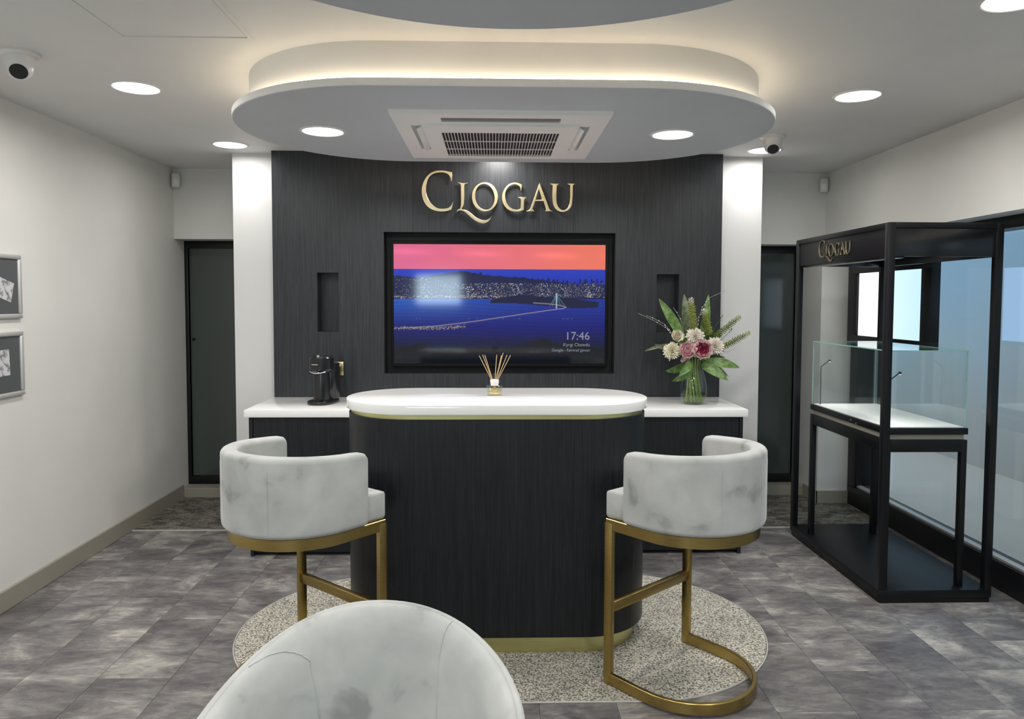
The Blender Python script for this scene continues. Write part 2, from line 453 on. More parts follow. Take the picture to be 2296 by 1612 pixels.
# right-hand shop window
win = bpy.data.objects.new('window_1', None); COL.objects.link(win); tag(win, 'full-height black framed shop window along the right wall', None, None, 'structure')
MUL = [5.42, 2.55, .1, YB]
MB().box(XG-.03, XG+.10, YB, 5.475, 1.945, ZS, .003).build('head_frame', 'black_metal', win, 40)
MB().box(XG-.03, XG+.10, YB, 5.475, -.004, .15, .003).build('sill_frame', 'black_metal', win, 40)
MB().box(XG-.012, XG+.03, YB, 5.475, .15, .166, .002).build('sill_bead', 'silver', win, 40)
for y in MUL: MB().box(XG-.03, XG+.10, y-.06 if y > 5 else y-.03, y+.055 if y > 5 else y+.03, .14, 1.95, .003).build('mullion', 'black_metal', win, 40)
for a, b in zip(MUL[1:], MUL[:-1]): MB().box(XG+.03, XG+.036, a+.03, b-.03, .15, 1.95).build('pane', 'window_glass', win)
struct('wall_outside', MB().box(4.60, 4.70, YB-2, 8.5, -.1, 3.0), 'outside_ramp', 'brown-grey to blue-grey wall seen through the shop window')
struct('floor_outside', MB().box(2.95, 4.60, YB-2, 8.5, -.12, -.01), 'paving', 'pavement strip outside the shop window')

# ------------------------------------------------------------------ dark feature wall with recesses
fw = bpy.data.objects.new('wall_feature', None); COL.objects.link(fw); tag(fw, 'black wood-grain feature wall behind the counter', None, None, 'structure')
holes = [(-.741, .829, 1.055, 2.014), (-1.189, -1.046, 1.339, 1.739), (1.115, 1.268, 1.339, 1.737)]
def board(x0, x1, z0, z1, y0, y1):
    xs = sorted({x0, x1, *[h for q in holes for h in q[:2] if x0 < h < x1]}); zs = sorted({z0, z1, *[h for q in holes for h in q[2:] if z0 < h < z1]})
    solid = lambda i, k: 0 <= i < len(xs)-1 and 0 <= k < len(zs)-1 and not any(q[0] <= (xs[i]+xs[i+1])/2 <= q[1] and q[2] <= (zs[k]+zs[k+1])/2 <= q[3] for q in holes)
    m = MB()
    for i in range(len(xs)-1):
        for k in range(len(zs)-1):
            if not solid(i, k): continue
            a, b, c, d = xs[i], xs[i+1], zs[k], zs[k+1]
            m.add([(a, y0, c), (b, y0, c), (b, y0, d), (a, y0, d)], [(0, 1, 2, 3)]); m.add([(a, y1, c), (b, y1, c), (b, y1, d), (a, y1, d)], [(3, 2, 1, 0)])
            for nb_, q in (((i-1, k), ((a, c), (a, d))), ((i+1, k), ((b, d), (b, c))), ((i, k-1), ((b, c), (a, c))), ((i, k+1), ((a, d), (b, d)))):
                if not solid(*nb_): (p, r), (s, t) = q; m.add([(p, y0, r), (s, y0, t), (s, y1, t), (p, y1, r)], [(0, 1, 2, 3)])
    return m
for a, b in ((PL, -.5435), (-.542, .542), (.5435, PR)): board(a, b, 0, H, YP, YC+.02).build('board', 'dark_wood', fw)
MB().box(-.76, .85, YC+.02, YC+.04, 1.04, 2.03).build('screen_recess_back', 'dark_void', fw)
for q in holes[1:]: MB().box(q[0]-.02, q[1]+.02, YC+.02, YC+.04, q[2]-.02, q[3]+.02).build('niche_back', 'dark_wood', fw)

# ------------------------------------------------------------------ ceiling rafts with cove light
def raft(name, label, outl, drum, strip, zb=2.358):
    t = thing(name, label, 'ceiling raft')
    MB().prism(outl, zb+.0015, zb+.031, bev=.0015).build('raft_edge', 'ceiling_paint', t, 30)
    n_ = len(outl); cx_ = sum(p[0] for p in outl)/n_; cy_ = sum(p[1] for p in outl)/n_
    MB().prism([(cx_+(x-cx_)*.996, cy_+(y-cy_)*.994) for x, y in outl], zb, zb+.010).build('soffit', 'raft_paint', t, 30)
    MB().prism(drum, zb+.030, H).build('drum', 'ceiling_paint', t, 30)
    MB().tube([(x, y, zb+.041) for x, y in strip], .006, 6, closed=True).build('light_strip', 'led_warm', t, 60)
    return t
raft('ceiling_raft', 'oval dropped ceiling raft with warm cove glow above the counter', stadium(.055, 3.53, .51, .745, 40), stadium(.055, 3.53, .51, .67, 40), stadium(.055, 3.53, .51, .70, 40))
raft('ceiling_raft', 'round dropped ceiling raft cut off by the top of the picture', superell(.055, 1.328, .88, .88, 2), superell(.055, 1.328, .80, .80, 2), superell(.055, 1.328, .832, .832, 2))

# downlights
def downlight(x, y, z, label, r=.100, group='ceiling downlights', dim=1.0):
    t = thing('downlight', label, 'downlight', (x, y, z), 0, group)
    MB().lathe([(r, -.003), (r+.004, -.006), (r+.014, -.003), (r+.016, 0), (r, 0)], n=40).build('trim_ring', 'white_plastic', t, 40)
    MB().lathe([(0, -.0035), (r+.001, -.0035), (r+.001, -.0005)], n=40).build('lens', 'lamp_lens', t, 40)
    ld = bpy.data.lights.new('lamp', 'AREA'); ld.shape = 'DISK'; ld.size = r*1.9; ld.energy = LAMP_W*dim; ld.color = (1, .972, .935); ld.spread = 3.0
    lo = bpy.data.objects.new('lamp', ld); COL.objects.link(lo); lo.parent = t; lo.location = (0, 0, -.006)
    return t
downlight(-1.684, 3.52, H, 'bright round downlight nearest the left security camera')
downlight(-1.693, 4.77, H, 'bright round downlight over the left pier', dim=.42)
downlight(1.764, 3.53, H, 'bright round downlight on the ceiling right of the oval raft')
downlight(1.785, 4.80, H, 'bright round downlight just behind the right security camera', dim=.42)
downlight(1.723, 2.40, H, 'downlight cut off by the top right corner of the picture')
downlight(-.815, 3.534, 2.358, 'round downlight in the raft left of the air conditioner', .094, dim=1.3)
downlight(.864, 3.534, 2.358, 'round downlight in the raft right of the air conditioner', .094, dim=1.3)
downlight(.03, 4.72, H, 'wall-washing downlight hidden behind the raft above the gold lettering', dim=.85)
for y in (2.4, 1.2, 0, -1.2):
    for x in (-1.69, 1.74):
        if (x > 0 and y == 2.4): continue
        downlight(x, y, H, 'unseen %s downlight %s' % ('left' if x < 0 else 'right', {2.4: 'just in front of the oval raft', 1.2: 'beside the round raft', 0: 'above the viewer', -1.2: 'beside the shop front'}[y]))
for x in (-.45, .56): downlight(x, 1.33, 2.358, 'unseen downlight in the %s half of the round raft' % ('left' if x < 0 else 'right'), .094)
downlight(.05, -1.2, H, 'unseen middle downlight by the shop front')

# ------------------------------------------------------------------ air-conditioning cassette
ac = thing('air_conditioner', 'square white ceiling air-conditioning cassette in the oval raft', 'air conditioner', (.032, 3.60, 2.358))
A = .475
m = MB(); zf = -.018
# face plate with four outlet slots: built as strips around slots
fx = [-A, -.385, -.325, .325, .385, A]
sl = .262
def plate_with_slots():
    hs = [(-sl, sl, -.412, -.338), (-sl, sl, .345, .405), (-.405, -.335, -.27, .235), (.335, .405, -.27, .235)]
    xs = sorted({-A, A, *[h[0] for h in hs], *[h[1] for h in hs]}); ys = sorted({-A, A, *[h[2] for h in hs], *[h[3] for h in hs]})
    m = MB(); ins = lambda x, y: any(h[0] < x < h[1] and h[2] < y < h[3] for h in hs)
    for i in range(len(xs)-1):
        for k in range(len(ys)-1):
            if not ins((xs[i]+xs[i+1])/2, (ys[k]+ys[k+1])/2): m.add([(xs[i], ys[k], zf), (xs[i+1], ys[k], zf), (xs[i+1], ys[k+1], zf), (xs[i], ys[k+1], zf)], [(0, 3, 2, 1)])
    for h in hs:
        a, b, c, d = h
        for p, q in (((a, c), (b, c)), ((b, c), (b, d)), ((b, d), (a, d)), ((a, d), (a, c))):
            m.add([(p[0], p[1], zf), (q[0], q[1], zf), (q[0], q[1], .03), (p[0], p[1], .03)], [(0, 1, 2, 3)])
    for p, q in (((-A, -A), (A, -A)), ((A, -A), (A, A)), ((A, A), (-A, A)), ((-A, A), (-A, -A))):
        m.add([(p[0], p[1], zf), (q[0], q[1], zf), (q[0]*1.012, q[1]*1.012, 0), (p[0]*1.012, p[1]*1.012, 0)], [(0, 1, 2, 3)])
    return m
paint('ac_white', (.84, .83, .79, 1), .4, .0)
MAT['louvre_grey'] = mat('louvre_grey', (.16, .16, .15, 1), .4)
plate_with_slots().build('fascia', 'ac_white', ac)
MB().box(-.44, .44, -.44, .44, .0225, .0235).build('duct_liner', 'dark_void', ac)
ip = MB(); gx, gy0, gy1 = .275, -.185, .355; px, py0, py1 = .352, -.318, .40; zi = -.030
for a, b, c, d in ((-px, px, py0, gy0), (-px, px, gy1, py1), (-px, -gx, gy0, gy1), (gx, px, gy0, gy1)): ip.box(a, b, c, d, zi, zf+.001)
ip.build('intake_panel', 'ac_white', ac)
MB().box(-gx, gx, gy0, gy1, -.019, -.0178).build('intake_filter', 'dark_void', ac)
g = MB()
NS = 37
for k in range(NS+1):
    x = -gx+2*gx*k/NS; g.box(x-.0015, x+.0015, gy0, gy1, zi-.001, zi+.004)
for k in range(1, 3):
    y = gy0+(gy1-gy0)*k/3; g.box(-gx, gx, y-.002, y+.002, zi-.0015, zi+.003)
tag(g.build('intake_grille', 'ac_white', ac), kind='stuff')
MB().box(-sl+.004, sl-.004, -.40, -.352, -.016, -.008, .003).build('louvre', 'louvre_grey', ac, 40)
MB().box(-sl+.004, sl-.004, .349, .401, -.019, -.010, .003).build('louvre', 'ac_white', ac, 40)
for s in (-1, 1):
    f_ = MB(); f_.box(-.020, .020, -.235, .22, -.004, .004, .003)
    o = f_.build('louvre', 'ac_white', ac, 40, (s*.366, -.015, -.020)); o.rotation_euler = (0, s*.70, 0)

# access hatch, cameras, sensors
hp = thing('access_hatch', 'thin framed flush access panel in the ceiling at upper left', 'access hatch', (-1.17, 2.53, H))
hw, hh = .235, .31
MB().box(-hw+.004, hw-.004, -hh+.004, hh-.004, -.002, .01).build('hatch_panel', 'ceiling_paint', hp)
m = MB()
for a, b, c, d in ((-hw-.018, hw+.018, -hh-.018, -hh), (-hw-.018, hw+.018, hh, hh+.018), (-hw-.018, -hw, -hh, hh), (hw, hw+.018, -hh, hh)): m.box(a, b, c, d, -.005, .001, .001)
m.build('hatch_frame', 'ceiling_paint', hp)
def dome(loc, rz, tilt, label):
    t = thing('security_camera', label, 'camera', loc, rz, 'ceiling security cameras')
    MB().lathe([(0, 0), (.072, 0), (.074, -.008), (.066, -.014), (.056, -.018), (.054, -.05), (.048, -.058), (0, -.058)], n=36).build('mount', 'white_plastic', t, 35)
    prof = [(.05*math.sin(a), .05*math.cos(a)) for a in [PI*k/14 for k in range(10)]]
    prof = [(r, z) for r, z in prof if z > -.036] + [(.034, -.037), (.034, -.036)]
    R = Matrix.Rotation(tilt, 4, 'X')
    b = MB().lathe(prof, n=36, mtx=R).build('camera_ball', 'white_plastic', t, 40, (0, 0, -.058))
    MB().lathe([(0, -.0385), (.031, -.0385), (.034, -.034)], n=32, mtx=R).build('lens_window', 'black_satin', b, 40)
    return t
dome((-1.925, 3.05, H), .45, -.85, 'white turret security camera in the upper left corner')
dome((1.685, 4.40, H), -.25, -.8, 'white turret security camera in front of a downlight at right')
def pir(loc, rz, label):
    t = thing('motion_sensor', label, 'motion sensor', loc, rz, 'wall motion sensors')
    MB().box(-.03, .03, -.028, .028, -.055, .055, .014).build('housing', 'white_plastic', t, 50)
    MB().box(-.020, .020, -.032, -.02, -.035, .012, .006).build('sensor_window', 'white_label', t, 50)
pir((XL+.034, YA-.036, 2.455), .55, 'small white motion sensor in the left back corner')
pir((XR-.034, YA-.036, 2.453), -.55, 'small white motion sensor in the right back corner')

# ------------------------------------------------------------------ gold lettering
LET = {
'C': [[(968,178,1),(900,165),(780,140),(650,133),(500,160),(370,235),(270,360),(205,520),(188,660),(205,820),(265,970),(370,1090),(520,1165),(680,1190),(830,1180),(950,1145,1),(975,1060),(994,920,1),(950,1010),(900,1070),(830,1100),(720,1112),(600,1095),(480,1020),(380,900),(320,760),(303,620),(320,480),(370,340),(450,250),(560,205),(680,192),(790,205),(870,250),(920,320),(942,432,1),(966,405,1)]],
'L': [[(1112,430,1),(1240,455),(1368,448,1),(1366,468,1),(1296,492),(1282,540,1),(1279,930),(1262,1030),(1205,1122,1),(1320,1148),(1440,1220),(1560,1320),(1680,1392),(1780,1415),(1850,1405),(1920,1370),(1980,1298,1),(1950,1385),(1880,1462),(1800,1496),(1720,1495),(1600,1450),(1480,1370),(1370,1275),(1280,1200),(1200,1168),(1135,1172),(1098,1210,1),(1080,1182,1),(1105,1140),(1168,1108,1),(1190,1010),(1192,900),(1190,540,1),(1176,490),(1115,458,1)]],
'O': [], 
'G': [[(690,500,1),(600,460),(500,445),(380,475),(270,560),(195,690),(170,820),(190,960),(250,1070),(340,1150),(460,1195),(560,1202),(660,1187),(742,1150,1),(746,905,1),(760,868),(806,842,1),(802,820,1),(588,820,1),(592,840,1),(640,862),(656,900,1),(650,1122,1),(600,1142),(540,1140),(430,1110),(340,1030),(280,910),(260,790),(275,680),(330,580),(410,520),(500,500),(590,530),(638,585),(655,668,1),(676,640,1)]],
'A': [[(1136,440,1),(1395,1115,1),(1420,1152),(1482,1180,1),(1475,1194,1),(1288,1194,1),(1285,1176,1),(1308,1145,1),(1240,930,1),(1030,930,1),(962,1125,1),(1006,1176,1),(1006,1192,1),(805,1192,1),(805,1176,1),(868,1152),(895,1122,1),(1105,540,1)], [(1120,620,1),(1206,885,1),(1045,885,1)]],
'U': [[(1408,474,1),(1640,480,1),(1634,497,1),(1586,528,1),(1580,900),(1592,985),(1645,1095),(1745,1157),(1840,1120),(1900,1030),(1920,920),(1926,526,1),(1855,492,1),(1855,474,1),(2056,478,1),(2050,494,1),(2002,526,1),(1990,900),(1970,1040),(1910,1140),(1820,1195),(1720,1212),(1600,1172),(1510,1070),(1475,940),(1476,526,1),(1410,491,1)]],
}
def ell(cx, cy, a, b, rot, n=40):
    return [(cx+a*math.cos(t)*math.cos(rot)-b*math.sin(t)*math.sin(rot), cy+a*math.cos(t)*math.sin(rot)+b*math.sin(t)*math.cos(rot)) for t in [2*PI*k/n for k in range(n)]]
LET['O'] = [ell(1808, 815, 338, 378, -.06), ell(1806, 815, 242, 330, -.16)]
def letter_mesh(ch):
    off = 2072.9 if ch in 'GAU' else 0
    cu = bpy.data.curves.new('letter', 'CURVE'); cu.dimensions = '2D'; cu.fill_mode = 'BOTH'
    for loop in LET[ch]:
        sp = cu.splines.new('BEZIER'); sp.bezier_points.add(len(loop)-1); sp.use_cyclic_u = True; sp.resolution_u = 6
        for bp, q in zip(sp.bezier_points, loop):
            ix, iy = (q[0]+off)/11.516+930, q[1]/11.516+370
            iy -= .009*(ix-947)
            bp.co = ((ix-1117)*.003009, -(iy-440)*.00299, 0)
            h = 'VECTOR' if len(q) > 2 else 'AUTO'
            bp.handle_left_type = h; bp.handle_right_type = h
    cu.extrude = .006; cu.offset = -.0022; cu.bevel_depth = .0010; cu.bevel_resolution = 1
    o = bpy.data.objects.new('tmp', cu); COL.objects.link(o)
    dg = bpy.context.evaluated_depsgraph_get(); me = bpy.data.meshes.new_from_object(o.evaluated_get(dg))
    bpy.data.objects.remove(o); me.materials.clear(); me.materials.append(MAT['brass_letter']); me.name = 'letter'
    return me
LM = {ch: letter_mesh(ch) for ch in 'CLOGAU'}
sg = thing('shop_sign', 'large gold raised lettering reading CLOGAU on the dark feature wall', 'sign', (.032, YP-.022, 2.247))
def letters(parent, scale, rot):
    for ch in 'CLOGAU':
        o = bpy.data.objects.new('letter_'+ch.lower(), LM[ch]); COL.objects.link(o); o.parent = parent; o.scale = (scale,)*3; o.rotation_euler = rot
letters(sg, 1.0, (PI/2, 0, 0))
# ------------------------------------------------------------------ television with night-city picture
tv = thing('television', 'large wall screen showing a city bay at dusk set in the feature wall', 'television', (.044, YC-.03, 1.535))
MAT['bezel'] = mat('bezel', (.004, .004, .005, 1), .5, spec=.2)
MB().box(-.745, .745, -.02, .045, -.435, .425, .006).build('casing', 'bezel', tv, 40)
NX, NY = 400, 225
def city():
    rs = np.random.RandomState(5)
    u = (np.arange(NX+1)/NX)[None, :].repeat(NY+1, 0); v = 1-(np.arange(NY+1)/NY)[:, None].repeat(NX+1, 1)   # v from top
    img = np.zeros((NY+1, NX+1, 3))
    L = lambda r, g, b: np.array(lin(r, g, b)[:3])
    lerp = lambda a, b, t: a+(b-a)*np.clip(t, 0, 1)[..., None]
    sky = lerp(L(233, 110, 150), L(248, 125, 105), (u-.1)/.8); sky = sky*(.92+.22*np.exp(-((v-.06-.04*u)/.03)**2)*np.sin(u*9+1)**2)[..., None]
    img[:] = lerp(L(36, 62, 190), L(20, 40, 150), (v-.2)/.2)
    sea = lerp(lerp(L(30, 84, 178), L(20, 50, 150), u/.7), L(8, 14, 110)[None, None], (v-.47)/.22); sea = lerp(sea, L(5, 14, 62)[None, None], (v-.70)/.12)
    wv = 1+.22*np.sin(v*240+np.sin(u*7)*2)*np.sin(u*10+v*40)
    sea = sea*wv[..., None]
    m = v > .455; img[m] = sea[m]
    m = v < .205; img[m] = sky[m]
    img = np.where(((v >= .205) & (v < .222))[..., None], L(45, 60, 175), img)
    def smooth(n, k): 
        a = rs.rand(n); ker = np.ones(k)/k; return np.convolve(np.r_[a[-k:], a, a[:k]], ker, 'same')[k:-k]
    x = np.arange(NX+1)/NX
    hill = .245+.02*smooth(NX+1, 9)+.03*np.clip((x-.35)/.4, 0, 1)+.05*np.clip((x-.6)/.3, 0, 1)-.03*np.exp(-((x-.32)/.09)**2)+.02*np.exp(-((x-.1)/.1)**2)
    m = (v > hill[None, :]) & (v < .455); img[m] = L(14, 18, 62)
    sk = hill.copy()
    for _ in range(70):
        i = rs.randint(120, NX-6); wd = rs.randint(2, 6); sk[i:i+wd] = np.minimum(sk[i:i+wd], .33-rs.rand()*.05)
    for c_, t_, wd in ((164, .235, 2), (243, .29, 4), (140, .345, 3), (150, .33, 3)): sk[c_-wd:c_+wd] = t_
    m = (v > sk[None, :]) & (v < .44); img[m] = L(18, 24, 70)
    # lights
    for _ in range(2600):
        i = int(np.clip(rs.rand()**.8*NX, 1, NX-1)); base = .32+.12*rs.rand() if i > 90 else .27+.16*rs.rand(); j = int((1-base)*NY)
        if base > sk[i]+.005 and base < .45:
            b = rs.rand()**3.2*(.35+1.1*max(0, math.sin(i*.11+1.3)*math.sin(i*.031))+(.5 if 120 < i < 200 else 0)); img[j, i] += (L(215, 205, 165) if rs.rand() < .6 else L(170, 190, 225))*(.08+1.6*b)
    for _ in range(420):
        i = rs.randint(0, int(NX*.55)); j = int((1-(.438+.012*rs.randn()*.6))*NY); img[j, i] += L(220, 205, 180)*rs.rand()*.8
    # island + road + bridge
    isl = .47-.055*np.exp(-((x-.60)/.09)**2)-.04*np.exp(-((x-.78)/.12)**2)-.02*np.exp(-((x-.5)/.05)**2)
    m = (v > isl[None, :]+.01) & (v < .51+.02*np.sin(u*9)) & (u > .455) & (u < .97); img[m] = L(14, 20, 58)
    def line(p0, p1, col, wd, glow=1):
        n = 600
        for t in np.linspace(0, 1, n):
            X = p0[0]+(p1[0]-p0[0])*t; Y = p0[1]+(p1[1]-p0[1])*t; d2 = ((u-X)*16/9)**2+(v-Y)**2
            i, j = int(X*NX), int((1-Y)*NY); s_ = 6
            a, b, c, d = max(j-s_, 0), min(j+s_+1, NY+1), max(i-s_, 0), min(i+s_+1, NX+1)
            k = np.exp(-d2[a:b, c:d]/wd**2)[..., None]*glow; img[a:b, c:d] = np.maximum(img[a:b, c:d], col*k)
    pts = [(.02, .705), (.2, .685), (.38, .645), (.6, .585), (.74, .548), (.80, .535), (.815, .525), (.79, .51), (.74, .497), (.66, .488)]
    for a, b in zip(pts[:-1], pts[1:]): line(a, b, L(150, 140, 165), .0036)
    for _ in range(300):
        t = rs.rand()*.34; i = int(t*NX); j = int((1-(.70-.1*max(t-.2, 0)+rs.randn()*.008))*NY); img[j, i] = L(190, 185, 140)*(.3+.7*rs.rand())
    line((.769, .41), (.769, .53), L(170, 205, 225), .005)
    for dx in (-.02, -.032, .02, .04): line((.769, .42), (.769+dx, .515), L(110, 150, 185), .0022, .8)
    for _ in range(30):
        t = rs.rand()*.9; line((t, .62), (t, .622), L(140, 150, 190), .002) if rs.rand() < .3 else None
    # tower on the hill
    for s in (-.004, .004): line((.182+s, .105), (.182+s*.4, .20), L(150, 40, 70), .0012, 1)
    # dark foreground bank
    bank = .80+.05*smooth(NX+1, 13)-.07*np.exp(-((x-.70)/.07)**2)-.05*np.exp(-((x-.86)/.06)**2)-.03*np.exp(-((x-.12)/.04)**2)+.02
    t = np.clip((v-bank[None, :])/.03, 0, 1)[..., None]; img = img*(1-t)+L(7, 14, 24)*t
    for _ in range(120):
        i = rs.randint(0, NX); j = int((1-(.86+.08*rs.rand()))*NY); img[j, i] += L(70, 80, 90)*rs.rand()*.7
    return np.clip(img, 0, 2)
img = city()
vs = []; SW, SH = 1.448, .8145
me = bpy.data.meshes.new('screen')
X_, Z_ = np.meshgrid(np.linspace(-SW/2, SW/2, NX+1), np.linspace(-SH/2, SH/2, NY+1))
co = np.stack([X_.ravel(), np.zeros(X_.size), Z_.ravel()], 1)
ii = np.arange((NX+1)*(NY+1)).reshape(NY+1, NX+1)
fa = np.stack([ii[:-1, :-1].ravel(), ii[:-1, 1:].ravel(), ii[1:, 1:].ravel(), ii[1:, :-1].ravel()], 1)
me.from_pydata(co.tolist(), [], fa.tolist()); me.update()
ca = me.color_attributes.new('picture', 'FLOAT_COLOR', 'POINT')
ca.data.foreach_set('color', np.concatenate([img.reshape(-1, 3), np.ones((img.shape[0]*img.shape[1], 1))], 1).astype(np.float32).ravel())
sm, nt, b = newmat('screen_picture')
at = nd(nt, 'ShaderNodeVertexColor', layer_name='picture'); nt.links.new(at.outputs[0], b.inputs['Emission Color'])
b.inputs['Emission Strength'].default_value = .95; b.inputs['Base Color'].default_value = (.004, .004, .005, 1); b.inputs['Roughness'].default_value = .07
b.inputs['Specular IOR Level'].default_value = .5
me.materials.append(sm)
scr = bpy.data.objects.new('screen', me); COL.objects.link(scr); scr.parent = tv; scr.location = (0, -.0215, -.006)
tag(scr, 'glowing screen picture of a bay bridge and city at dusk')
def text(body, size, x, z, parent, y, right=True, matn='screen_text', name='caption'):
    cu = bpy.data.curves.new('t', 'FONT'); cu.body = body; cu.size = size; cu.align_x = 'RIGHT' if right else 'LEFT'; cu.extrude = .0002; cu.resolution_u = 3
    o = bpy.data.objects.new('t', cu); COL.objects.link(o); dg = bpy.context.evaluated_depsgraph_get()
    mm = bpy.data.meshes.new_from_object(o.evaluated_get(dg)); bpy.data.objects.remove(o); mm.materials.clear(); mm.materials.append(MAT[matn])
    q = bpy.data.objects.new(name, mm); COL.objects.link(q); q.parent = parent; q.location = (x, y, z); q.rotation_euler = (PI/2, 0, 0)
    return q
text('17:46', .078, .622, -.243, scr, -.0006, name='clock_digits')
text('Kyrgi Chawdu', .032, .622, -.288, scr, -.0006)
text('Google - Fairtrad gimon', .027, .622, -.324, scr, -.0006)

# ------------------------------------------------------------------ back counter
ZW = .895
bc = thing('back_counter', 'low black cabinet run against the feature wall', 'cabinet', (.032, 4.66, 0))
MB().box(-1.50, 1.495, -.26, .285, .10, ZW-.046).build('carcass', 'counter_wood', bc)
for x in (-1.50, 1.473): MB().box(x, x+.022, -.288, .285, 0, ZW-.046, .001).build('end_panel', 'counter_wood', bc)
for a, b in ((-1.476, -.502), (-.498, .498), (.502, 1.471)): MB().box(a, b, -.282, -.26, .022, ZW-.05, .001).build('front_panel', 'counter_wood', bc)
MB().box(-1.478, 1.473, -.24, -.22, 0, .1).build('kickboard', 'black_metal', bc)
wt = MB().box(-1.525, 1.522, -.30, .284, ZW-.046, ZW, .003).build('worktop', 'quartz', None, 40); wt.location = (.032, 4.66, 0)
tag(wt, 'glossy white worktop on the low black cabinets', 'worktop')

# ------------------------------------------------------------------ island counter
CXI, CYI, HSI, RI = .020, 3.38, .385, .312
ic = thing('island_counter', 'tall rounded black wood-grain bar counter with white top', 'counter', (CXI, CYI, 0))
def st(d): return stadium(0, 0, HSI, RI-d, 32)
MB().prism(st(.012), .092, 1.045).build('body', 'counter_wood', ic, 30)
MB().prism(st(.055), .0065, .095).build('plinth', 'brass_pale', ic, 30)
MB().prism(st(.022), 1.044, 1.068).build('brass_band', 'brass_pale', ic, 30)
MB().prism(st(0), 1.066, 1.108, bev=.003).build('top', 'quartz', ic, 30)

# rug
rg = thing('rug', 'oval beige-grey speckled rug under the bar counter', 'rug', (.045, 3.39, 0))
RS = stadium(0, 0, .565, .66, 40)
MB().prism(RS, .0005, .006).build('pile', 'rug_pile', rg, 30)
MB().tube([(x*1.004, y*1.004, .003) for x, y in RS], .0042, 6, closed=True).build('edge_trim', 'rug_edge', rg, 60)

# ------------------------------------------------------------------ bar stools
def dpath(r, ys, n=20, y0=0.034):
    p = [(-r, y0), (-r, y0+(ys-y0)*.5), (-r, ys)]
    p += [(r*math.cos(PI+PI*k/n), ys+r*math.sin(PI+PI*k/n)) for k in range(1, n)]
    return p+[(r, ys), (r, y0+(ys-y0)*.5), (r, y0)]
def rrect(n0, n1, z0, z1, r, k=4):
    out = []
    for cx, cy, a0 in ((n1-r, z0+r, -PI/2), (n1-r, z1-r, 0), (n0+r, z1-r, PI/2), (n0+r, z0+r, PI)):
        out += [(cx+r*math.cos(a0+PI/2*i/k), cy+r*math.sin(a0+PI/2*i/k)) for i in range(k+1)]
    return out
def make_stool(label):
    t = thing('bar_stool', label, 'bar stool', group='velvet bar stools at the counter')
    YS, R = -.165, .268
    bar = lambda z0, z1: (lambda i: rrect(-.009, .009, z0, z1, .002, 1))
    MB().sweep(dpath(R, YS), bar(.003, .048)).build('base_ring', 'brass', t, 35)
    sr = MB(); sr.sweep(dpath(R, YS), bar(.632, .677)); sr.box(-R, R, .016, .036, .632, .677, .001); sr.build('seat_ring', 'brass', t, 35)
    for s in (-1, 1): MB().box(s*R-.010, s*R+.010, .002, .040, .003, .660, .0015).build('leg', 'brass', t, 35)
    MB().box(-R, R, .008, .034, .295, .335, .0015).build('footrest', 'brass', t, 35)
    # seat pad
    dp = dpath(.262, YS, 24, .044); pad = MB().prism(dp, .677, .788, bev=.014).build('seat_pad', 'velvet', t, 50)
    # wrap-round back
    path = [(-.268, -.062), (-.268, -.066), (-.268, -.074), (-.268, -.09), (-.268, -.12)] + [(.268*math.cos(PI+PI*k/28), YS+.268*math.sin(PI+PI*k/28)) for k in range(29)] + [(.268, -.12), (.268, -.09), (.268, -.074), (.268, -.066), (.268, -.062)]
    n = len(path)
    def sec(i):
        e = min(i, n-1-i); d = [.022, .010, .004, .001, 0][e] if e < 5 else 0; th = [.012, .006, .002, 0, 0][e] if e < 5 else 0
        u = i/(n-1); lift = .022*math.sin(PI*u)
        return rrect(-.034+th, .030-th, .678+d*.2, .958+lift-d, .022, 5)
    bk = MB().sweep(path, sec).build('backrest', 'velvet', t, 60)
    for k in (9, 19):
        seam = MB(); a = PI+PI*k/28; r = .268+.0305; seam.tube([(r*math.cos(a), YS+r*math.sin(a), .70+.23*q/6) for q in range(7)], .0012, 5)
        seam.build('seam', 'velvet', bk, 60)
    return t
st1 = make_stool('grey velvet bar stool with brass frame on the left of the counter')
st1.location = (-.660, 3.012, .0065); st1.rotation_euler = (0, 0, -math.radians(40.3))
st2 = copy_tree(st1); st2.location = (.685, 3.012, .0065); st2.rotation_euler = (0, 0, math.radians(40.3))
tag(st2, 'grey velvet bar stool with brass frame on the right of the counter')

# ------------------------------------------------------------------ tub armchair in the foreground
tc = thing('tub_armchair', 'pale grey velvet tub armchair at the bottom edge of the picture', 'armchair', (-.292, 1.50, 0), math.radians(1))
def tub_plan(a, b, yf, N=160, n=2.95):
    pts = [(-a, yf), (-a, yf*.6), (-a, yf*.25)]
    for k in range(N+1):
        t = PI-PI*k/N; ct, s_ = math.cos(t), math.sin(t)
        pts.append((a*math.copysign(abs(ct)**(2/n), ct), b*abs(s_)**(2/n)))
    pts = pts+[(a, yf*.25), (a, yf*.6), (a, yf)]
    d = [0.0]
    for p, q in zip(pts[:-1], pts[1:]): d.append(d[-1]+math.hypot(q[0]-p[0], q[1]-p[1]))
    out = []; j = 0; M_ = 80
    for k in range(M_+1):
        t = d[-1]*k/M_
        while j < len(d)-2 and d[j+1] < t: j += 1
        f = (t-d[j])/max(d[j+1]-d[j], 1e-9); out.append((pts[j][0]+(pts[j+1][0]-pts[j][0])*f, pts[j][1]+(pts[j+1][1]-pts[j][1])*f))
    return out
def rimz(x, y): return .768-1.05*x*x-.06*max(0, -y)
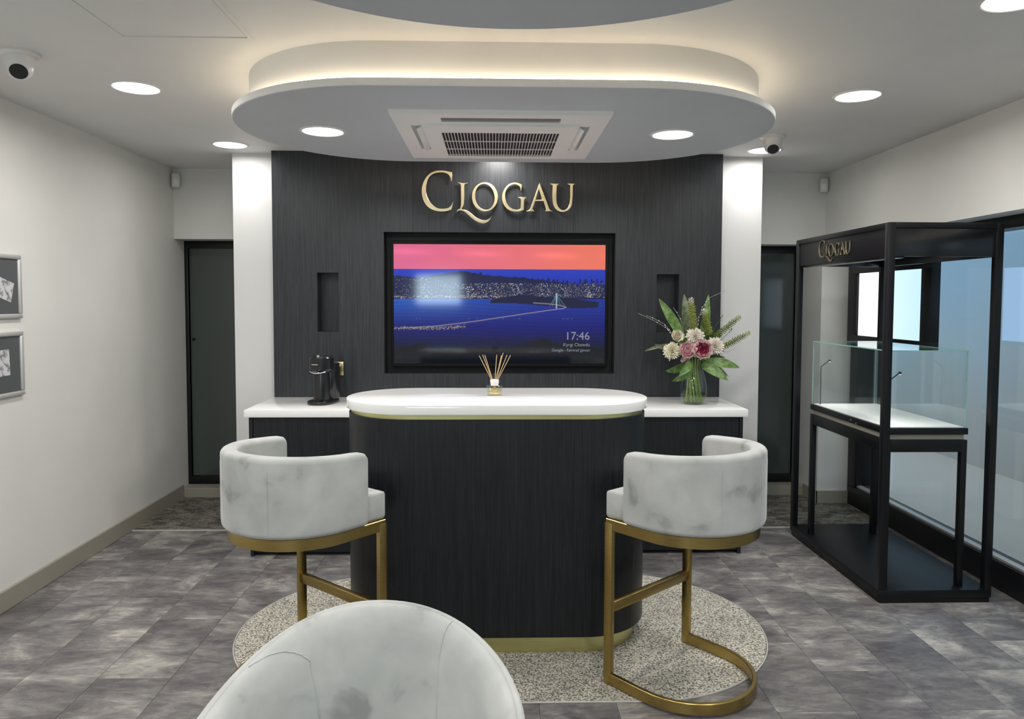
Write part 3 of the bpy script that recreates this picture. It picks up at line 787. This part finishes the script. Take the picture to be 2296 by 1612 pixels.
def tub_shell(offs, z0f, top=0, zbot=.24):
    """rings of (inset, height fraction) swept round the plan"""
    m = MB(); rings = []
    base = tub_plan(.368, .385, -.27)
    nr = len(offs)
    for ins, fr, dz in offs:
        row = []
        n = len(base)
        for i, p in enumerate(base):
            a, b = base[max(i-1, 0)], base[min(i+1, n-1)]; t = Vector((b[0]-a[0], b[1]-a[1])).normalized(); nx, ny = t.y, -t.x
            zt = rimz(*p); z = zbot+(zt-zbot)*fr+dz; tap = .84+.16*min(1, max(0, (z-.2)/.42))**.6
            row.append(((p[0]+nx*ins)*tap, (p[1]+ny*ins)*tap, z))
        rings.append(row)
    n = len(base); vs = [p for r in rings for p in r]; fs = []
    for k in range(nr-1):
        for i in range(n-1): fs.append((k*n+i, k*n+i+1, (k+1)*n+i+1, (k+1)*n+i))
    fs.append(tuple(k*n for k in range(nr))); fs.append(tuple(k*n+n-1 for k in range(nr-1, -1, -1)))
    return m.add(vs, fs)
sec = [(0, f, 0) for f in (0, .25, .5, .75, .9)] + [(0, 1, -.012), (.004, 1, -.003), (.012, 1, 0), (.020, 1, -.004), (.022, 1, -.012), (.022, .8, 0), (.022, .5, 0), (.022, .3, 0)]
tub_shell(sec, 0).build('shell', 'velvet', tc, 60)
sec2 = [(.018, .30, 0), (.018, .6, 0), (.018, .9, 0), (.018, 1, -.010), (.0195, 1, -.004), (.026, 1, -.001), (.040, 1, -.008), (.054, 1, -.026), (.062, 1, -.055), (.068, .8, 0), (.070, .55, 0), (.066, .30, 0)]
lin_o = tub_shell(sec2, 0, zbot=.30).build('inner_upholstery', 'velvet', tc, 60)
# seams between back and arms
base = tub_plan(.368, .385, -.27)
for ia, ib in ((24.0, 33.0), (49.0, 48.0)):
    sm_ = MB(); pts = []; ks = sec2[5:]
    for q in range(41):
        u = q/40; f_ = u*(len(ks)-1); k0 = min(int(f_), len(ks)-2); w0 = f_-k0
        ins, fr, dz = [ks[k0][c]*(1-w0)+ks[k0+1][c]*w0 for c in range(3)]
        fi = ia+(ib-ia)*math.sin(u*PI/2); i_ = int(fi); wi = fi-i_
        p = Vector(base[i_]).lerp(Vector(base[i_+1]), wi); t = (Vector(base[i_+2])-Vector(base[i_-1])).normalized(); nx, ny = t.y, -t.x
        z = .30+(rimz(*p)-.30)*fr+dz; tap = .84+.16*min(1, max(0, (z-.2)/.42))**.6
        pts.append(((p[0]+nx*(ins+.0005))*tap, (p[1]+ny*(ins+.0005))*tap, z))
    sm_.tube(pts, .0018, 6).build('seam', 'velvet', lin_o, 60)
cush = [(x*.80, y*.80-.005) for x, y in tub_plan(.385, .385, -.33)]
MB().prism(cush, .30, .44, bev=.03).build('seat_cushion', 'velvet', tc, 60)
MB().prism([(x*.74, y*.74) for x, y in tub_plan(.368, .385, -.27)], .22, .31).build('seat_base', 'velvet', tc, 60)
for sx, sy in ((-1, -1), (1, -1), (-1, 1), (1, 1)): MB().tube([(sx*.20, sy*.17, .23), (sx*.27, sy*.21+.02, .001)], [.017, .011], 12).build('leg', 'brass', tc, 40)

# ------------------------------------------------------------------ tall display cabinet on the right
SX0, SX1, SY0, SY1 = 1.985, 2.575, 3.62, 4.74
dc = thing('display_tower', 'tall black open frame display unit with CLOGAU header at right', 'display unit', (SX0, SY0, 0))
W_, D_ = SX1-SX0, SY1-SY0; P = .036
MB().box(.006, W_-.006, .006, D_-.006, 0, .030, .002).build('plinth', 'black_metal', dc, 40)
MB().box(0, W_, 0, D_, .028, .068, .002).build('base_shelf', 'black_metal', dc, 40)
for x in (0, W_-P):
    for y in (0, D_-P): MB().box(x, x+P, y, y+P, .066, 1.95, .0015).build('post', 'black_metal', dc, 40)
hd = MB()
hd.box(P, W_-P, .002, P-.002, 1.925, 1.952, .001); hd.box(P, W_-P, D_-P, D_, 1.925, 1.952, .001); hd.box(.002, P-.002, P, D_-P, 1.925, 1.952, .001); hd.box(W_-P, W_-.002, P, D_-P, 1.925, 1.952, .001)
hd.box(.004, W_-.004, .004, D_-.004, 1.944, 1.953)
hd.build('top_frame', 'black_metal', dc, 40)
hb = MB().box(.008, .022, P, D_-P, 1.782, 1.926, .001).build('header_panel', 'black_metal', dc, 40); tag(hb, 'black header with small gold CLOGAU lettering')
MB().box(P, W_-P, .010, .022, 1.782, 1.926, .001).build('header_panel', 'black_satin', dc, 40)
MB().box(P, W_-P, D_-.022, D_-.010, 1.782, 1.926, .001).build('header_panel', 'black_satin', dc, 40)
MB().box(W_-.022, W_-.008, P, D_-P, 1.782, 1.926, .001).build('header_panel', 'black_satin', dc, 40)
MB().box(.022, .10, .03, D_-.03, 1.775, 1.787, .001).build('underside_rail', 'black_satin', dc, 40)
MB().box(.045, .058, .06, D_-.06, 1.770, 1.776).build('underside_bead', 'silver', dc, 40)
le = bpy.data.objects.new('header_lettering', None); COL.objects.link(le); le.parent = dc; le.location = (.005, .60, 1.856); le.rotation_euler = (0, 0, -PI/2)
letters(le, .385, (PI/2, 0, 0))
MAT['brass_letter_shaded'] = mat('brass_letter_shaded', (.30, .26, .17, 1), .45, .8)  # gold of the small letters, darkened in colour for the unlit header face
for o_ in le.children:
    o_.data = o_.data.copy(); o_.data.materials.clear(); o_.data.materials.append(MAT['brass_letter_shaded'])

# glass case on its own table, standing on the tower's base
CXc, CYc = 2.0, 3.665; CW, CD = .43, .89
cs = thing('display_case', 'glass jewellery case on slim black table inside the black display unit', 'display case', (CXc+.022, CYc, .068))
Z0 = -.068
for x, y in ((.0, .0), (CW-.03, .0), (.0, CD-.03), (CW-.03, CD-.03)): MB().box(x, x+.03, y, y+.03, 0, .84+Z0, .001).build('leg', 'black_metal', cs, 40)
MB().box(.03, CW-.03, 0, .028, .777+Z0, .842+Z0, .001).build('apron', 'black_metal', cs, 40); MB().box(.03, CW-.03, CD-.028, CD, .777+Z0, .842+Z0, .001).build('apron', 'black_metal', cs, 40)
MB().box(0, .028, .03, CD-.03, .777+Z0, .842+Z0, .001).build('apron', 'black_metal', cs, 40); MB().box(CW-.028, CW, .03, CD-.03, .777+Z0, .842+Z0, .001).build('apron', 'black_metal', cs, 40)
MB().box(.012, CW-.012, .012, CD-.012, .841+Z0, .870+Z0).build('riser', 'skirting', cs, 40)
MB().box(0, CW, -.004, CD, .869+Z0, .902+Z0, .001).build('tray', 'black_metal', cs, 40)
MB().box(.014, CW-.014, .010, CD-.014, .901+Z0, .906+Z0).build('pad', 'white_pad', cs)
for y in (.30, .36): MB().lathe([(.006, 0), (.006, .003), (0, .004)], (0, 0, 0), 12, 0, Matrix.Rotation(-PI/2, 4, 'Y')).build('lock', 'chrome', cs, 40, (-.001, y, .875+Z0 if y < .33 else .885+Z0))
def pane(x0, x1, y0, y1, z0, z1, thin):
    m = MB(); vs = [(x, y, z) for z in (z0, z1) for y in (y0, y1) for x in (x0, x1)]
    for f, ax in (((0, 2, 3, 1), 2), ((4, 5, 7, 6), 2), ((0, 1, 5, 4), 1), ((2, 6, 7, 3), 1), ((0, 4, 6, 2), 0), ((1, 3, 7, 5), 0)):
        m.add([vs[i] for i in f], [(0, 1, 2, 3)], 0 if ax == thin else 1)
    return m.build('glass_pane', ['case_glass', 'glass_edge'], cs)
g0, g1, gt = .902+Z0, 1.298+Z0, .005
pane(.006, .006+gt, .004, CD-.006, g0, g1, 0); pane(CW-.006-gt, CW-.006, .004, CD-.006, g0, g1, 0)
pane(.006+gt, CW-.006-gt, .004, .004+gt, g0, g1, 1); pane(.006+gt, CW-.006-gt, CD-.006-gt, CD-.006, g0, g1, 1)
pane(.004, CW-.004, .002, CD-.004, g1, g1+.006, 2)
for y in (.04, CD-.06):
    lp = MB(); lp.tube([(.035, y, g0), (.035, y, 1.135+Z0), (.036, y, 1.145+Z0), (.085, y, 1.185+Z0)], .0035, 8); lp.tube([(.083, y, 1.186+Z0), (.094, y, 1.182+Z0)], .006, 8)
    lq = lp.build('lamp_stem', 'black_metal', cs, 50)
    MB().lathe([(.0045, 0), (.0045, -.002), (0, -.003)], (.0905, y, 1.177+Z0), 10).build('lamp_tip', 'case_led', lq, 50)
    ld = bpy.data.lights.new('case_lamp', 'SPOT'); ld.energy = 2.2; ld.spot_size = 2.6; ld.spot_blend = .6; ld.shadow_soft_size = .006; ld.color = (1, .98, .94)
    lo = bpy.data.objects.new('case_lamp', ld); COL.objects.link(lo); lo.parent = lq; lo.location = (.10, y, 1.168+Z0)

# framed light panel on the shop window, and the pale panel outside
lb = thing('light_panel', 'bright white framed light panel hanging in the shop window', 'light panel', (2.71, 4.915, 1.537))
fb = MB()
for a, b, c, d in ((-.52, .52, -.285, -.232), (-.52, .52, .225, .285), (-.52, -.415, -.232, .225), (.395, .52, -.232, .225)): fb.box(-.03, .03, a, b, c, d, .002)
fb.build('frame', 'black_metal', lb, 40)
MB().box(.0, .025, -.51, .51, -.28, .28).build('backing', 'black_metal', lb)
MB().box(-.010, -.002, -.415, .395, -.232, .225).build('lit_face', 'lightbox_face', lb)
for y_ in (-.30, .30): MB().tube([(0, y_, .285), (0, y_, .455)], .004, 8).build('hanger', 'black_metal', lb, 50)
ob = thing('pale_panel', 'pale blue lit poster panel seen outside the window at right edge', 'sheet', (3.05, 3.92, 1.54))
MB().box(-.012, .012, -.34, .34, -.215, .215, .002).build('lit_face', 'panel_blue', ob, 40)  # plain pale blue emissive sheet standing beyond the glass
MB().box(.012, .03, -.34, .34, -.215, .215).build('backing', 'black_metal', ob)
MB().box(.03, .10, -.02, .02, -.20, .20, .002).build('bracket', 'black_metal', ob, 40)
MB().box(.02, .06, -.02, .02, -1.55, -.21, .002).build('post', 'silver', ob, 40)

# shop-front screen on the rear wall (seen only mirrored in the television)
rs_ = thing('window_display', 'bright white shop-front screen on the wall behind the viewer', 'screen', (-.92, YB+.03, 1.74))
MB().box(-.40, .40, -.028, .01, -.27, .27, .004).build('casing', 'black_satin', rs_, 40)
MB().box(-.37, .37, .01, .014, -.24, .24).build('lit_face', 'rear_white', rs_)

# ------------------------------------------------------------------ framed prints on the left wall
def frame(zc, hgt, label, card, rot, cz, cyc):
    t = thing('picture_frame', label, 'picture frame', (XL, 3.60, zc), 0, 'silver snap frames on the left wall')
    hy, hz = .21, hgt/2; m = MB()
    for a, b, c, d in ((-hy, hy, -hz, -hz+.024), (-hy, hy, hz-.024, hz), (-hy, -hy+.024, -hz+.024, hz-.024), (hy-.024, hy, -hz+.024, hz-.024)): m.box(0, .018, a, b, c, d, .006)
    m.build('frame', 'silver', t, 50)
    MB().box(0, .008, -hy+.02, hy-.02, -hz+.02, hz-.02).build('mount_board', 'mat_board', t)
    o = MB().box(0, .0012, -card[0]/2, card[0]/2, -card[1]/2, card[1]/2).build('printed_card', 'printed_card', t); o.location = (.0085, cyc, cz); o.rotation_euler = (rot, 0, 0)
frame(1.617, .325, 'silver framed print with tilted card, upper of two on left wall', (.13, .10), -.28, -.015, .08)
frame(1.225, .330, 'silver framed print with upright card, lower of two on left wall', (.10, .13), .03, .01, .055)

# ------------------------------------------------------------------ coffee machine, socket, cord
cm = thing('coffee_machine', 'compact black capsule coffee machine on the white worktop', 'coffee machine', (-1.085, 4.66, ZW), math.radians(-14))
MB().prism(superell(0, -.005, .082, .125, 2.6, 48), 0, .022, bev=.005).build('base', 'black_satin', cm, 40)
MB().lathe([(.052, .02), (.052, .19), (.05, .2)], (-.005, -.02, 0), 32).build('column', 'black_satin', cm, 40)
MB().prism([(x, y) for x, y in superell(.01, .055, .062, .062, 3, 40)], .02, .255, bev=.008).build('water_tank', 'black_satin', cm, 40)
hd_ = MB().lathe([(.0, .192), (.040, .192), (.060, .205), (.076, .222), (.077, .292), (.074, .296), (.070, .303), (0, .304)], (-.002, -.025, 0), 40).build('head', 'black_satin', cm, 35)
MB().box(-.030, .012, -.1035, -.101, .252, .256, .0008).build('brand_strip', 'silver', hd_)
MB().lathe([(.012, .303), (.012, .309), (.009, .312), (0, .312)], (-.004, -.06, 0), 20).build('button', 'chrome', hd_, 40)
MB().tube([(-.055, -.075, .208), (-.03, -.092, .202), (-.002, -.098, .200), (.026, -.092, .202), (.051, -.075, .208)], .004, 8).build('chrome_lip', 'chrome', hd_, 50)
MB().box(-.035, .03, -.13, -.07, .022, .030, .002).build('cup_grid', 'black_metal', cm, 40)
so = thing('wall_socket', 'brass wall socket behind the coffee machine', 'socket', (-1.062, YP, 1.09))
MB().box(-.046, .046, -.008, 0, -.046, .046, .003).build('plate', 'gold_plate', so, 40)
MB().box(.014, .026, -.011, -.007, .014, .03, .001).build('switch', 'white_plastic', so, 40)
pl = thing('power_cord', 'black plug and cord hanging from the brass socket', 'cord', (-1.055, YP-.008, 1.075))
MB().box(-.018, .018, -.034, -.001, -.022, .018, .006).build('plug', 'black_metal', pl, 40)
MB().tube([(0, -.022, -.02), (-.012, -.028, -.06), (-.022, -.035, -.11), (-.026, -.045, -.155), (-.034, -.075, -.172), (-.05, -.11, -.1755)], .0038, 8).build('cable', 'black_metal', pl, 60)

# ------------------------------------------------------------------ reed diffuser
rd = thing('reed_diffuser', 'small glass reed diffuser on the island counter top', 'diffuser', (.006, 3.40, 1.108))
MB().prism(superell(0, 0, .037, .030, 5, 40), 0, .048, bev=.005).build('bottle', 'jar_glass', rd, 40)
MB().prism(superell(0, 0, .032, .025, 5, 40), .006, .034, bev=.003).build('oil', 'amber_oil', rd, 40)
MB().box(-.010, .010, -.0315, -.0305, .014, .030).build('label', 'gold_print', rd)
MB().lathe([(.018, .047), (.018, .056), (.020, .057), (.020, .074), (.017, .075), (.010, .075)], n=28).build('collar', 'white_label', rd, 40)
for tx, ty, tz in ((-.072, .01, .186), (-.056, -.012, .192), (-.046, .015, .188), (.010, .004, .191), (.032, -.012, .188), (.040, .012, .199), (.058, -.006, .190), (.075, .008, .188)):
    b_ = Vector((-tx*.22, -ty*.3, .012)); e_ = Vector((tx, ty, tz)); MB().tube([b_, e_], .0016, 8).build('reed', 'reed', rd, 50)

# ------------------------------------------------------------------ vase and bouquet
vz = thing('flower_vase', 'clear glass vase with water on the right of the white worktop', 'vase', (1.282, 4.60, ZW))
vp = [(0, .001), (.060, .001), (.070, .008), (.079, .035), (.085, .075), (.083, .115), (.074, .165), (.062, .205), (.057, .228), (.060, .240)]
vi = [(r-.004, z) for r, z in vp[2:]][::-1]
MB().lathe(vp+vi+[(.060, .012), (0, .010)], n=48).build('glass_body', 'vase_glass', vz, 50)
MB().lathe([(0, .0125), (.060, .013), (.0735, .036), (.0795, .068), (0, .068)], n=40).build('water', 'water', vz, 50)
bq = thing('bouquet', 'mixed bouquet of pink peony, white mums and green spikes in glass vase', 'flowers', (1.282, 4.60, ZW))
cmx = lambda px: (px-1560)*.00283
cmz = lambda py: (908-py)*.00283
def P3(px, py, d=0): return Vector((cmx(px), d, cmz(py)))
def leaf(name, b, t, wd, m, bend=.0, fold=.25, roll_=0.0, n=9, side=None):
    b, t = Vector(b), Vector(t); ax = t-b; L_ = ax.length; ax.normalize()
    view = Vector((0, -1, 0)); sd = side or ax.cross(view)
    sd = Vector(sd).normalized(); nr = sd.cross(ax).normalized()
    sd = (sd*math.cos(roll_)+nr*math.sin(roll_)).normalized(); nr = sd.cross(ax).normalized()
    mb = MB(); vs = []
    for i in range(n+1):
        u = i/n; w_ = wd*(math.sin(PI*min(u*.92+.08, 1))**.75)*(1-.15*u); w_ = 0.0006 if i == n else w_
        c = b+ax*L_*u+nr*bend*math.sin(PI*u)+Vector((0, 0, -abs(bend)*.5*u*u))
        for s, fo in ((-1, fold), (-.5, fold*.35), (0, 0), (.5, fold*.35), (1, fold)): vs.append(c+sd*w_*s+nr*w_*fo)
    fs = []
    for i in range(n):
        for k in range(4): fs.append((i*5+k, i*5+k+1, (i+1)*5+k+1, (i+1)*5+k))
    mb.add(vs, fs); return mb.build(name, m, bq, 60)
leaf('leaf', P3(1535, 760), P3(1478, 667, .0), .034, 'leaf_green', .012)
leaf('leaf', P3(1548, 765, .04), P3(1540, 657, .05), .033, 'leaf_grey', .012)
leaf('leaf', P3(1588, 765, .02), P3(1594, 657, .03), .028, 'leaf_green', .014, .3, .5)
leaf('leaf', P3(1580, 780, .01), P3(1583, 700, .0), .033, 'leaf_green', .012)
leaf('leaf', P3(1545, 806, -.04), P3(1486, 826, -.10), .042, 'leaf_green', .02, .3, .7)
leaf('leaf', P3(1555, 818, -.05), P3(1500, 848, -.12), .038, 'leaf_green', .02, .25, .5)
leaf('leaf', P3(1550, 812, -.06), P3(1512, 836, -.15), .028, 'leaf_green', .02, .2, -.2)
leaf('leaf', P3(1578, 812, -.03), P3(1658, 820, -.06), .036, 'leaf_green', .02, .25, .5)
leaf('leaf', P3(1572, 818, -.05), P3(1624, 846, -.13), .036, 'leaf_green', .02, .25, .3)
leaf('leaf', P3(1590, 810, -.01), P3(1636, 843, -.03), .013, 'leaf_grey', .01, .25, .3)
leaf('leaf', P3(1500, 772, -.02), P3(1446, 784, -.02), .012, 'leaf_grey', -.02, .3)
leaf('leaf', P3(1505, 782, -.0), P3(1470, 770, .0), .018, 'leaf_grey', .01, .3, .6)
rnd = random.Random(3)
for k in range(56):
    a = rnd.uniform(0, 2*PI); b0 = P3(1565, 800, 0)+Vector((rnd.uniform(-.03, .03), rnd.uniform(-.02, .05), 0))
    e0 = P3(rnd.uniform(1510, 1632), rnd.uniform(728, 812), rnd.uniform(-.03, .10))
    leaf('foliage_leaf', b0, e0, .022, 'leaf_dark' if k % 3 else 'leaf_green', .01, .25, rnd.uniform(-1, 1), 5)
def mum(c, r, m, name, n=110, face=(0, -1, .25), curl=.35):
    r *= 1.12; c = Vector(c); mb = MB(); f = Vector(face).normalized(); q = f.to_track_quat('Z', 'Y')
    for k in range(n):
        u = (k+.5)/n; th = math.acos(1-1.45*u); ph = k*2.39996
        d = Vector((math.sin(th)*math.cos(ph), math.sin(th)*math.sin(ph), math.cos(th))); t_ = Vector((-math.sin(ph), math.cos(ph), 0))
        L_ = r*(.74+.3*u)*rnd.uniform(.8, 1.14); wd = r*.10; nn = d.cross(t_).normalized()
        p0, p1, p2 = d*r*.1, d*L_*.62+nn*0, d*L_+Vector((0, 0, 1))*r*curl*(1-u)*.4
        vs = [p0-t_*wd*.3, p0+t_*wd*.3, p1-t_*wd, p1+t_*wd, p1+nn*wd*.6, p2-t_*wd*.5, p2+t_*wd*.5]
        vs = [c+q@v for v in vs]; mb.add(vs, [(0, 4, 2), (0, 1, 4), (1, 3, 4), (2, 4, 5), (4, 6, 5), (4, 3, 6)])
    mb.lathe([(0, r*.2), (r*.3, 0), (0, -r*.3)], c, 10)
    return mb.build(name, m, bq)
def cupflower(c, r, rings, name, face=(0, -1, .3)):
    """rings: (count, radius factor, open angle, material)"""
    r *= 1.12; c = Vector(c); q = Vector(face).normalized().to_track_quat('Z', 'Y'); root = None
    for cnt, rf, op, mm in rings:
        mb = MB()
        for k in range(cnt):
            ph = 2*PI*k/cnt+rf*3+rnd.uniform(-.12, .12); o_ = op+rnd.uniform(-.1, .1); R_ = r*rf
            vs = []; nu, nv = 4, 4
            for i in range(nu+1):
                u = i/nu
                for j in range(nv+1):
                    v = (j/nv-.5)*2; wd = R_*.62*math.sin(PI*(.15+.75*u))
                    rad = R_*math.sin(o_)*u+R_*.15*math.sin(PI*u); z = R_*(math.cos(o_)*u-.25)-R_*.18*v*v*u*-1
                    x = rad-abs(v)**2*R_*.14; y = v*wd; x += R_*.06*math.sin(v*5+k)*u
                    vs.append(c+q@Vector((x*math.cos(ph)-y*math.sin(ph), x*math.sin(ph)+y*math.cos(ph), z)))
            fs = [(i*(nv+1)+j, i*(nv+1)+j+1, (i+1)*(nv+1)+j+1, (i+1)*(nv+1)+j) for i in range(nu) for j in range(nv)]
            mb.add(vs, fs)
        o = mb.build(name if root is None else 'petal_ring', mm, root or bq, 80)
        root = root or o
    return root
mum(P3(1559, 755, -.035), .055, 'petal_white', 'chrysanthemum')
mum(P3(1507, 787, -.035), .055, 'petal_cream', 'chrysanthemum')
mum(P3(1603, 776, -.035), .055, 'petal_white', 'chrysanthemum')
cupflower(P3(1518, 754, -.03), .047, [(7, 1.0, .95, 'petal_cream'), (6, .75, .6, 'petal_cream'), (4, .5, .3, 'petal_cream')], 'cream_rose')
cupflower(P3(1568, 783, -.085), .068, [(9, 1.05, 1.05, 'petal_blush'), (8, .92, .75, 'petal_pink'), (10, .80, .66, 'petal_deep'), (9, .62, .5, 'petal_deep'), (4, .3, .3, 'petal_deep')], 'peony')
cupflower(P3(1537, 785, -.06), .058, [(9, 1.0, 1.1, 'petal_blush'), (9, .85, .8, 'petal_pink'), (7, .6, .5, 'petal_pink'), (5, .4, .3, 'petal_blush')], 'carnation')
cupflower(P3(1534, 808, -.05), .030, [(7, 1.0, 1.0, 'petal_blush'), (5, .7, .6, 'petal_blush')], 'carnation')
cupflower(P3(1527, 733, -.0), .012, [(5, 1.0, .8, 'petal_cream')], 'bud'); cupflower(P3(1518, 735, .0), .010, [(5, 1.0, .8, 'petal_cream')], 'bud'); cupflower(P3(1553, 735, .0), .012, [(5, 1.0, .8, 'petal_cream')], 'bud')
def spike(b, t, r, m, name, n=110, tip=None):
    b, t = Vector(b), Vector(t); ax = t-b; L_ = ax.length; ax.normalize(); u_ = ax.orthogonal().normalized(); v_ = ax.cross(u_)
    mb = MB(); mb.tube([b, t], [.003, .0015], 6)
    tp = MB()
    for k in range(n):
        f = k/n; ph = k*2.4; rad = r*1.15*(1-.35*f**4)*rnd.uniform(.8, 1.15); d = u_*math.cos(ph)+v_*math.sin(ph); p = b+ax*L_*f
        w_ = rad*.30; s_ = ax.cross(d).normalized(); e = p+d*rad+ax*rad*.35
        tgt = tp if (tip and f > .80) else mb
        mid = p+d*rad*.6+ax*rad*.2
        tgt.add([p, mid+s_*w_, e, mid-s_*w_, mid+d*w_*.5-ax*w_*.4], [(0, 1, 4), (0, 4, 3), (1, 2, 4), (4, 2, 3)])
    o = mb.build(name, m, bq)
    if tip: tp.build('spike_tip', tip, o)
spike(P3(1558, 745, -.02), P3(1547, 668, -.035), .025, 'spike_lime', 'flower_spike', 150, 'spike_pale')
spike(P3(1592, 752, -.02), P3(1577, 694, -.035), .025, 'spike_lime', 'flower_spike', 120, 'spike_pale')
spike(P3(1600, 762, .0), P3(1664, 709, -.0), .022, 'spike_green', 'flower_spike', 130, 'spike_lime')
spike(P3(1612, 785, -.02), P3(1684, 745, -.02), .022, 'spike_green', 'flower_spike', 130, 'spike_lime')
def sprig(pts, name, buds, m='twig', bm_='spike_pale', r=.0042):
    pts = [Vector(p) for p in pts]; mb = MB(); mb.tube(pts, .0013, 6); o = mb.build(name, m, bq, 60)
    bd = MB()
    for f in buds:
        k = f*(len(pts)-1); i = min(int(k), len(pts)-2); p = pts[i].lerp(pts[i+1], k-i)+Vector((rnd.uniform(-.004, .004), -.003, rnd.uniform(-.004, .004)))
        bd.lathe([(0, -r), (r*.8, -r*.4), (r*.8, r*.4), (0, r)], p, 7)
    if buds: bd.build('bud_cluster', bm_, o, 60)
sprig([P3(1512, 752), P3(1495, 735), P3(1470, 720), P3(1432, 703)], 'twig_sprig', (.12, .2, .26, .33, .6))
sprig([P3(1512, 750), P3(1492, 727), P3(1465, 713), P3(1450, 708)], 'twig_sprig', (.15, .3, .5, .7))
sprig([P3(1565, 740), P3(1569, 715), P3(1577, 690), P3(1592, 668), P3(1630, 651)], 'twig_sprig', (.12, .2, .28, .36, .44, .5, .58, .66, .72))
sprig([P3(1540, 760), P3(1528, 715), P3(1512, 690)], 'twig_sprig', (.5, .8))
sprig([P3(1600, 750), P3(1612, 725), P3(1625, 706)], 'twig_sprig', (.4, .55, .7, .8, .95), 'leaf_dark', 'leaf_dark')
sprig([P3(1610, 785), P3(1635, 790), P3(1655, 782)], 'twig_sprig', (.4, .55, .7, .8, .95), 'leaf_grey', 'petal_white')
sprig([P3(1612, 770), P3(1640, 745), P3(1645, 735)], 'twig_sprig', (.5, .7, .9), 'leaf_dark', 'leaf_dark')
for k in range(14):
    a = 2*PI*k/14+.2; rr = .050 if k % 2 else .030
    bt = Vector((rr*math.cos(a+.9), rr*math.sin(a+.9), .016)); md = Vector((.032*math.cos(a), .032*math.sin(a), .225)); tp_ = Vector((.05*math.cos(a), .04*math.sin(a), .36))
    MB().tube([bt, bt.lerp(md, .5), md, tp_], .0058, 8).build('stem', 'spike_green' if k % 3 else 'leaf_green', bq, 60)
